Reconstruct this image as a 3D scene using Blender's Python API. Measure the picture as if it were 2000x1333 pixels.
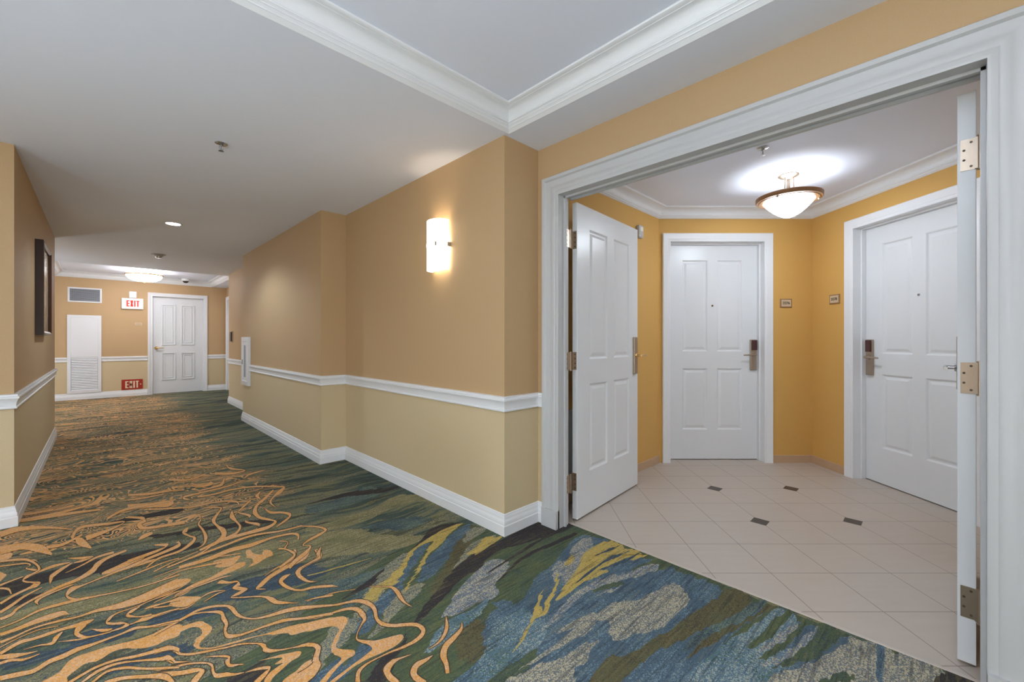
import bpy, bmesh, math, random
from mathutils import Matrix, Vector
random.seed(7)
for o in list(bpy.data.objects): bpy.data.objects.remove(o)
S = bpy.context.scene
C = bpy.context.scene.collection

# ------------------------------------------------------------------ camera, world, exposure
TH = math.radians(44.55)
cam = bpy.data.cameras.new('camera'); co = bpy.data.objects.new('camera', cam); C.objects.link(co)
cam.sensor_width = 36; cam.lens = 818.4/2000*36; cam.shift_y = -1.7/2000; cam.clip_start = .02
co.location = (0, 0, 1.2); co.rotation_euler = (math.pi/2, 0, -TH)
S.camera = co
w = bpy.data.worlds.new('world'); S.world = w; w.use_nodes = True
w.node_tree.nodes['Background'].inputs[0].default_value = (.6, .6, .6, 1)
w.node_tree.nodes['Background'].inputs[1].default_value = .2
S.view_settings.view_transform = 'Standard'; S.view_settings.look = 'None'
S.view_settings.gamma = 1; S.view_settings.use_curve_mapping = False
S.view_settings.exposure = 0.0

def lamp(name, kind, loc, watts, col=(.72, .86, 1), radius=.1, **kw):
    l = bpy.data.lights.new(name, kind); l.energy = watts; l.color = col
    if kind == 'AREA': l.shape = 'DISK'; l.size = radius*2
    else: l.shadow_soft_size = radius
    for k, v in kw.items(): setattr(l, k, v)
    o = bpy.data.objects.new(name, l); C.objects.link(o); o.location = loc
    return o

# ------------------------------------------------------------------ node helpers
class NT:
    def __init__(s, name):
        s.m = bpy.data.materials.new(name); s.m.use_nodes = True; s.t = s.m.node_tree
        s.b = s.t.nodes['Principled BSDF']
    def n(s, typ, ins=None, **kw):
        n = s.t.nodes.new(typ)
        for k, v in kw.items(): setattr(n, k, v)
        for k, v in (ins or {}).items():
            if hasattr(v, 'is_output') : s.t.links.new(v, n.inputs[k])
            else: n.inputs[k].default_value = v
        return n
    def math(s, op, a, b=None, c=None):
        d = {0: a}
        if b is not None: d[1] = b
        if c is not None: d[2] = c
        return s.n('ShaderNodeMath', d, operation=op).outputs[0]
    def noise(s, vec, scale=1, detail=2, rough=.5, dist=0):
        return s.n('ShaderNodeTexNoise', {'Vector': vec, 'Scale': scale, 'Detail': detail, 'Roughness': rough, 'Distortion': dist}).outputs[0]
    def mix(s, f, a, b, blend='MIX'):
        n = s.n('ShaderNodeMix', data_type='RGBA', blend_type=blend)
        for i, v in ((0, f), (6, a), (7, b)):
            if hasattr(v, 'is_output'): s.t.links.new(v, n.inputs[i])
            else: n.inputs[i].default_value = v if i == 0 else (tuple(v) + (1,))[:4]
        return n.outputs[2]
    def ramp(s, f, stops, interp='LINEAR'):
        n = s.n('ShaderNodeValToRGB', {0: f}); r = n.color_ramp; r.interpolation = interp
        while len(r.elements) > 1: r.elements.remove(r.elements[-1])
        r.elements[0].position = stops[0][0]; r.elements[0].color = tuple(stops[0][1]) + (1,)
        for p, c in stops[1:]:
            e = r.elements.new(p); e.color = tuple(c) + (1,)
        return n.outputs[0]
    def smooth(s, v, a, b):
        n = s.n('ShaderNodeMapRange', {0: v, 1: a, 2: b, 3: 0., 4: 1.}, interpolation_type='SMOOTHSTEP'); return n.outputs[0]
    def col(s, v):
        if hasattr(v, 'is_output'): s.t.links.new(v, s.b.inputs['Base Color'])
        else: s.b.inputs['Base Color'].default_value = tuple(v) + (1,)
    def bump(s, h, strength=.2, dist=.001):
        n = s.n('ShaderNodeBump', {'Height': h, 'Strength': strength, 'Distance': dist})
        s.t.links.new(n.outputs[0], s.b.inputs['Normal'])
    def obj(s): return s.n('ShaderNodeTexCoord').outputs['Object']
    def set(s, **kw):
        for k, v in kw.items(): s.b.inputs[k.replace('_', ' ')].default_value = v
        return s.m

def srgb(r, g, b):
    f = lambda c: (c/255/12.92) if c/255 <= .04045 else ((c/255+.055)/1.055)**2.4
    return (f(r), f(g), f(b))

def paint(name, col, rough=.4, var=.03, scale=30, bump=.05, metal=0., spec=.5):
    t = NT(name); o = t.obj()
    n = t.noise(o, scale, 4, .6)
    t.col(t.mix(n, tuple(c*(1-var) for c in col), tuple(min(1, c*(1+var)) for c in col)))
    if bump: t.bump(n, bump, .001)
    return t.set(Roughness=rough, Metallic=metal, Specular_IOR_Level=spec)

def wallpaper(name, col, fine=330):
    t = NT(name); o = t.obj()
    a = t.noise(o, fine, 2, .6); b = t.noise(o, 3, 3, .5)
    mp = t.n('ShaderNodeMapping', {'Vector': o, 'Scale': (500, 500, 25)}).outputs[0]
    c = t.noise(mp, 1, 2, .5)
    base = t.mix(a, tuple(x*.9 for x in col), tuple(min(1, x*1.1) for x in col))
    base = t.mix(t.math('MULTIPLY', c, .35), base, tuple(x*.86 for x in col))
    base = t.mix(t.math('MULTIPLY', b, .2), base, tuple(x*.93 for x in col))
    t.col(base); t.bump(a, .25, .0006)
    return t.set(Roughness=.62, Specular_IOR_Level=.3)

def emit(name, col, strength, rough=.3):
    t = NT(name); t.col((.9, .88, .84)); m = t.set(Roughness=rough)
    n = t.noise(t.obj(), 9, 2, .5)
    c = t.mix(n, tuple(x*.96 for x in col), col)
    t.t.links.new(c, t.b.inputs['Emission Color']); t.b.inputs['Emission Strength'].default_value = strength
    return m

M = {}
M['tan'] = wallpaper('tan wallpaper', (.555, .372, .197))
M['beige'] = wallpaper('beige wainscot wallpaper', (.66, .525, .32))
M['gold'] = wallpaper('gold wallpaper', (.70, .405, .115), 260)
M['white'] = paint('white semi gloss paint', (.54, .535, .53), .38, .01, 20, .02)
M['trimwhite'] = paint('bright white trim paint', (.83, .83, .84), .4, .01, 20, .02)
M['door'] = paint('white door paint', (.78, .79, .80), .30, .012, 12, .03)
M['ceil'] = paint('ceiling paint', (.84, .875, .985), .7, .012, 40, .08)
M['brass'] = paint('satin nickel brass', (.44, .35, .27), .36, .06, 60, .02, metal=.85)
M['gold_brass'] = paint('polished brass', (.72, .48, .2), .25, .05, 60, .02, metal=.9)
M['bronze'] = paint('bronze band', (.33, .17, .075), .4, .1, 40, .02, metal=.2)
M['detector'] = paint('grey white detector plastic', (.5, .5, .5), .5, .02, 30, 0)
M['dark'] = paint('dark plastic', (.03, .018, .018), .25, .1, 40, 0)
M['reader'] = paint('dark brown card reader', (.075, .022, .02), .2, .1, 40, 0)
M['chrome'] = paint('chrome', (.55, .55, .56), .22, .04, 60, 0, metal=.95)
M['greyslot'] = paint('grey louvre metal', (.33, .34, .37), .5, .05, 30, 0)
M['shadow'] = paint('painted vent shade', (.10, .105, .12), .7, .05, 30, 0)
M['wood'] = paint('dark walnut frame', (.05, .018, .01), .3, .2, 60, .03)
M['red'] = paint('red sign face', (.42, .028, .012), .5, .06, 60, 0)
M['redtext'] = emit('lit red lettering', (1, .06, .04), .28)
M['redtext'].node_tree.nodes['Principled BSDF'].inputs['Base Color'].default_value = (.75, .06, .045, 1)
M['signwhite'] = emit('lit white sign face', (1, .98, .95), .06)
M['cream'] = paint('cream lettering', (.85, .72, .5), .5, .03, 60, 0)
M['plaque'] = paint('bronze plaque frame', (.36, .20, .10), .4, .08, 60, .05, metal=.3)
M['plaqueface'] = paint('beige plaque face', (.62, .47, .31), .45, .06, 60, .05)
M['ink'] = paint('dark engraved lettering', (.07, .05, .03), .5, .05, 60, 0)
M['basetile'] = paint('tan base tile', (.55, .36, .22), .4, .08, 14, .05)
M['bowl'] = emit('lit opal glass bowl', (.80, .89, 1), 38)
M['bowlfar'] = emit('lit opal glass bowl far', (.95, .95, 1), 32)
M['bowlnear'] = emit('lit opal glass bowl lobby', (.74, .87, 1), 22)
M['shade'] = emit('lit added lamp shade', (.85, .92, 1), 2)
M['sconce'] = emit('lit opal sconce glass', (1, .88, .70), 3.2)
M['down'] = emit('lit downlight lens', (1, .95, .88), 14)
M['saddle'] = paint('threshold stone', (.56, .48, .41), .35, .04, 10, .02)

def tile_mat():
    t = NT('beige floor tile'); o = t.obj()
    xyz = t.n('ShaderNodeSeparateXYZ', {0: o}); T = .3075
    u = t.math('DIVIDE', t.math('SUBTRACT', xyz.outputs[0], 1.64), T)
    v = t.math('DIVIDE', t.math('SUBTRACT', xyz.outputs[1], 2.772), T)
    du = t.math('MULTIPLY', t.math('PINGPONG', u, .5), T); dv = t.math('MULTIPLY', t.math('PINGPONG', v, .5), T)
    g = t.math('MINIMUM', du, dv)
    grout = t.math('LESS_THAN', g, .0022)
    cid = t.n('ShaderNodeCombineXYZ', {0: t.math('FLOOR', u), 1: t.math('FLOOR', v)}).outputs[0]
    wn = t.n('ShaderNodeTexWhiteNoise', {0: cid}, noise_dimensions='2D').outputs[0]
    mp = t.n('ShaderNodeMapping', {'Vector': o, 'Scale': (5, 26, 1)}).outputs[0]
    n1 = t.noise(mp, 1, 5, .6, .4); n2 = t.noise(o, 60, 3, .6)
    base = t.mix(n1, (.50, .425, .355), (.585, .50, .425))
    base = t.mix(t.math('MULTIPLY', n2, .25), base, (.50, .43, .37))
    base = t.mix(t.math('MULTIPLY', wn, .22), base, (.50, .42, .35))
    # small dark corner dots at four crossings
    def dot(i, j):
        a = t.math('ABSOLUTE', t.math('MULTIPLY', t.math('SUBTRACT', u, float(i)), T))
        b = t.math('ABSOLUTE', t.math('MULTIPLY', t.math('SUBTRACT', v, float(j)), T))
        return t.math('LESS_THAN', t.math('ADD', a, b), .066)
    d = dot(0, 0)
    for i, j in ((2, 0), (0, 2), (2, 2)): d = t.math('MAXIMUM', d, dot(i, j))
    c = t.mix(t.math('MULTIPLY', grout, .85), base, (.235, .185, .15))
    c = t.mix(d, c, t.mix(n2, (.06, .045, .035), (.105, .08, .062)))
    t.col(c); t.bump(t.math('SUBTRACT', 1., grout), .25, .001)
    return t.set(Roughness=.42, Specular_IOR_Level=.4)
M['tile'] = tile_mat()

#C0#
# carpet colours
BLK, BRN = (.050, .042, .046), (.100, .078, .042)
GRN, NAV, TEL, BLU = (.098, .130, .070), (.058, .082, .108), (.100, .145, .140), (.095, .145, .190)
OLV, SAND, YEL, CRM, ORG, OR2 = (.25, .225, .11), (.40, .35, .21), (.61, .425, .11), (.52, .46, .32), (.78, .375, .10), (.78, .46, .25)
def tufts(t, o):
    v = t.n('ShaderNodeTexVoronoi', {'Vector': o, 'Scale': 250.}).outputs['Color']
    s = t.n('ShaderNodeSeparateColor', {0: v}); return s.outputs[0], s.outputs[1]
def finish(t, c, tv):
    c = t.mix(t.math('MULTIPLY', tv, .28), c, (.03, .03, .03))
    t.col(c); t.bump(tv, .4, .002)
    return t.set(Roughness=.95, Specular_IOR_Level=.08)
def patch_mat(k, c1, c2, frac, spread=.35, c3=None):
    t = NT('carpet ' + k); o = t.obj(); tv, tw = tufts(t, o)
    mp = t.n('ShaderNodeMapping', {'Vector': o, 'Scale': (4, 26, 1)}).outputs[0]
    n = t.noise(mp, 1, 3, .6); n0 = t.noise(o, 5, 2, .5)
    th = t.math('ADD', frac, t.math('MULTIPLY', t.math('SUBTRACT', n, .5), spread*2.2))
    c = t.mix(t.math('LESS_THAN', tv, th), c1, c2)
    if c3: c = t.mix(t.math('LESS_THAN', tv, t.math('ADD', t.math('MULTIPLY', t.math('SUBTRACT', n0, .5), 1.6), .12)), c, c3)
    q = t.n('ShaderNodeMapping', {'Vector': o, 'Scale': (5, 75, 1), 'Rotation': (0, 0, .12)}).outputs[0]
    f = t.math('ADD', t.noise(q, 1, 3, .65, .6), t.math('MULTIPLY', t.math('SUBTRACT', tv, .5), .12))
    if k != 'o': c = t.mix(t.math('MULTIPLY', t.smooth(f, .46, .38), .55), c, (.045, .05, .045)); c = t.mix(t.math('MULTIPLY', t.smooth(f, .57, .64), .30), c, OLV)
    M['carpet_'+k] = finish(t, c, tw)
patch_mat('g', GRN, (.15, .16, .07), .25, .5, (.07, .10, .10))
patch_mat('v', OLV, SAND, .40, .5, (.20, .20, .11))
patch_mat('d', BLK, BRN, .15, .4)
patch_mat('n', NAV, BLU, .30, .5)
patch_mat('t', TEL, (.20, .25, .20), .35, .5, NAV)
patch_mat('w', (.145, .125, .062), (.12, .13, .07), .4, .5, BRN)
patch_mat('s', SAND, (.16, .19, .18), .48, .4)
patch_mat('b', BLU, (.20, .29, .33), .30, .4, (.08, .13, .17))
patch_mat('c', (.15, .20, .27), CRM, .46, .35)
patch_mat('h', (.12, .20, .26), (.36, .42, .38), .36, .5, (.10, .16, .10))
patch_mat('e', (.17, .19, .20), CRM, .52, .4)
patch_mat('y', YEL, (.45, .37, .15), .3, .4)
patch_mat('o', ORG, OR2, .5, .9)
patch_mat('k', (.105, .062, .036), BRN, .3, .5)
def carpet_mat():
    t = NT('patterned carpet'); o = t.obj()
    xyz = t.n('ShaderNodeSeparateXYZ', {0: o}); X, Y = xyz.outputs[0], xyz.outputs[1]
    w1 = t.noise(o, .9, 2, .5); w2 = t.noise(o, 3.2, 3, .5)
    yy = t.math('ADD', Y, t.math('ADD', t.math('MULTIPLY', w1, .55), t.math('MULTIPLY', w2, .14)))
    xx = t.math('ADD', X, t.math('MULTIPLY', t.noise(o, 2.3, 2, .5), .35))
    def sv(sx, sy, off): return t.n('ShaderNodeCombineXYZ', {0: t.math('MULTIPLY', xx, sx), 1: t.math('MULTIPLY', yy, sy), 2: off}).outputs[0]
    tv, tw = tufts(t, o)
    tj = t.math('MULTIPLY', t.math('SUBTRACT', tv, .5), .07)
    a = t.math('ADD', t.noise(sv(.8, 4.2, 0.), 1, 3.5, .55), tj)
    base = t.ramp(a, [(0, BLK), (.33, BLK), (.355, GRN), (.40, NAV), (.435, GRN), (.47, TEL), (.505, OLV), (.53, NAV), (.555, SAND), (.58, GRN), (.61, BRN), (.64, TEL), (.67, OLV), (.8, SAND)])
    b = t.math('ADD', t.noise(sv(1.8, 24, 3.), 1, 3, .6), tj)
    base = t.mix(t.math('MULTIPLY', t.smooth(b, .54, .60), .8), base, OLV)
    base = t.mix(t.math('MULTIPLY', t.smooth(b, .44, .37), .75), base, (.045, .055, .05))
    lim = t.math('ADD', 1.05, t.math('MULTIPLY', t.math('SUBTRACT', t.noise(sv(.5, 3, 9.), 1, 2, .5), .5), 1.3))
    inside = t.smooth(t.math('SUBTRACT', X, lim), .12, -.25)
    near = t.math('ADD', t.math('MULTIPLY', X, math.sin(TH)), t.math('MULTIPLY', Y, math.cos(TH)))
    far = t.smooth(t.math('SUBTRACT', near, t.math('MULTIPLY', X, .6)), 2.42, 2.56)
    n2 = t.noise(sv(2.3, 4.6, 5.), 1, 1.2, .45, 1.7)
    fr = t.math('PINGPONG', t.math('MULTIPLY', n2, 15.), .5)
    wid = t.math('MULTIPLY', t.smooth(t.noise(sv(1.6, 6, 12.), 1, 2, .5), .38, .68), .23)
    wid = t.math('MULTIPLY', t.math('ADD', wid, .075), t.math('MULTIPLY', inside, far))
    org = t.math('LESS_THAN', t.math('SUBTRACT', .5, fr), wid)
    c = t.mix(org, base, t.mix(w2, ORG, OR2))
    return finish(t, c, tw)
M['carpet'] = carpet_mat()

# ------------------------------------------------------------------ mesh helpers
class MB:
    def __init__(s): s.v = []; s.f = []; s.mi = []
    def quad(s, *ps, m=0):
        i = len(s.v); s.v += [tuple(p) for p in ps]; s.f.append(tuple(range(i, i+len(ps)))); s.mi.append(m)
    def box(s, a, b, m=0):
        x0, y0, z0 = a; x1, y1, z1 = b; i = len(s.v)
        s.v += [(x0,y0,z0),(x1,y0,z0),(x1,y1,z0),(x0,y1,z0),(x0,y0,z1),(x1,y0,z1),(x1,y1,z1),(x0,y1,z1)]
        for q in ((0,3,2,1),(4,5,6,7),(0,1,5,4),(1,2,6,5),(2,3,7,6),(3,0,4,7)):
            s.f.append(tuple(i+k for k in q)); s.mi.append(m)
    def prism(s, pts, z0, z1, m=0, zsplit=None, m2=0):
        n = len(pts); zs = [z0] + ([zsplit] if zsplit else []) + [z1]
        i = len(s.v)
        for z in zs: s.v += [(p[0], p[1], z) for p in pts]
        for k in range(len(zs)-1):
            for j in range(n):
                a, b = i+k*n+j, i+k*n+(j+1) % n
                s.f.append((a, b, b+n, a+n)); s.mi.append(m if k == 0 else m2)
        s.f.append(tuple(i+j for j in reversed(range(n)))); s.mi.append(m)
        s.f.append(tuple(i+(len(zs)-1)*n+j for j in range(n))); s.mi.append(m2 if zsplit else m)
    def sweep(s, path, prof, closed=False, plane='xy', m=0, caps=True):
        """path: 2D points; prof: (offset to the LEFT of the path direction, out-of-plane) points. plane 'xy' -> out = z; 'xz' -> out = -y"""
        n = len(path); P = [Vector((p[0], p[1])) for p in path]; rings = []
        for k in range(n):
            if closed or 0 < k < n-1:
                d0 = (P[k]-P[k-1]).normalized(); d1 = (P[(k+1) % n]-P[k]).normalized()
                n0 = Vector((-d0.y, d0.x)); n1 = Vector((-d1.y, d1.x)); mt = (n0+n1); mt /= max(.2, mt.dot(n0))
            else:
                d = (P[1]-P[0]) if k == 0 else (P[-1]-P[-2]); d.normalize(); mt = Vector((-d.y, d.x))
            i = len(s.v); rings.append(i)
            for o, u in prof:
                q = P[k] + mt*o
                s.v.append((q.x, q.y, u) if plane == 'xy' else (q.x, -u, q.y))
        c = len(prof)
        for k in range(n if closed else n-1):
            a, b = rings[k], rings[(k+1) % n]
            for j in range(c-1):
                s.f.append((a+j, b+j, b+j+1, a+j+1)); s.mi.append(m)
        if caps and not closed:
            s.f.append(tuple(rings[0]+j for j in range(c))); s.mi.append(m)
            s.f.append(tuple(rings[-1]+j for j in reversed(range(c)))); s.mi.append(m)
    def lathe(s, prof, c=(0, 0, 0), seg=32, m=0, a0=0, a1=2*math.pi, sx=1, sy=1):
        full = abs(a1-a0-2*math.pi) < 1e-6; cnt = seg if full else seg+1; i = len(s.v); n = len(prof)
        for k in range(cnt):
            a = a0+(a1-a0)*k/seg
            for r, z in prof: s.v.append((c[0]+r*math.cos(a)*sx, c[1]+r*math.sin(a)*sy, c[2]+z))
        for k in range(seg):
            p, q = i+k*n, i+((k+1) % cnt)*n
            for j in range(n-1): s.f.append((p+j, q+j, q+j+1, p+j+1)); s.mi.append(m)
    def tube(s, a, b, r, r2=None, seg=12, m=0):
        a, b = Vector(a), Vector(b); r2 = r if r2 is None else r2
        d = (b-a).normalized(); u = d.orthogonal().normalized(); v = d.cross(u); i = len(s.v)
        for p, rr in ((a, r), (b, r2)):
            for k in range(seg):
                t = 2*math.pi*k/seg; q = p+u*math.cos(t)*rr+v*math.sin(t)*rr; s.v.append(tuple(q))
        for k in range(seg):
            j = (k+1) % seg; s.f.append((i+k, i+j, i+seg+j, i+seg+k)); s.mi.append(m)
        s.f.append(tuple(i+k for k in reversed(range(seg)))); s.mi.append(m)
        s.f.append(tuple(i+seg+k for k in range(seg))); s.mi.append(m)
    def build(s, name, mats, parent=None, mat=None, bevel=0, smooth=False):
        me = bpy.data.meshes.new(name); me.from_pydata(s.v, [], s.f)
        mats = mats if isinstance(mats, (list, tuple)) else [mats]
        for x in mats: me.materials.append(M[x])
        for p, k in zip(me.polygons, s.mi): p.material_index = k
        bm = bmesh.new(); bm.from_mesh(me); bmesh.ops.remove_doubles(bm, verts=bm.verts, dist=1e-5)
        bmesh.ops.recalc_face_normals(bm, faces=bm.faces); bm.to_mesh(me); bm.free()
        if smooth:
            for p in me.polygons: p.use_smooth = True
            me.set_sharp_from_angle(angle=math.radians(35))
        o = bpy.data.objects.new(name, me); C.objects.link(o)
        if mat is not None: o.matrix_world = mat
        if parent: o.parent = parent
        if bevel:
            b = o.modifiers.new('b', 'BEVEL'); b.width = bevel; b.segments = 2; b.limit_method = 'ANGLE'
        return o

def tag(o, label, cat=None, group=None, kind=None):
    o['label'] = label
    if cat: o['category'] = cat
    if group: o['group'] = group
    if kind: o['kind'] = kind
    return o
def empty(name, mat):
    o = bpy.data.objects.new(name, None); C.objects.link(o); o.empty_display_size = .1; o.matrix_world = mat; return o
def frame(x, y, ang, z=0): return Matrix.Translation((x, y, z)) @ Matrix.Rotation(ang, 4, 'Z')
sT, cT = math.sin(TH), math.cos(TH)
def LD(l, d): return (d*sT+l*cT, d*cT-l*sT)        # foyer axes (across, away) -> room axes

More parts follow.
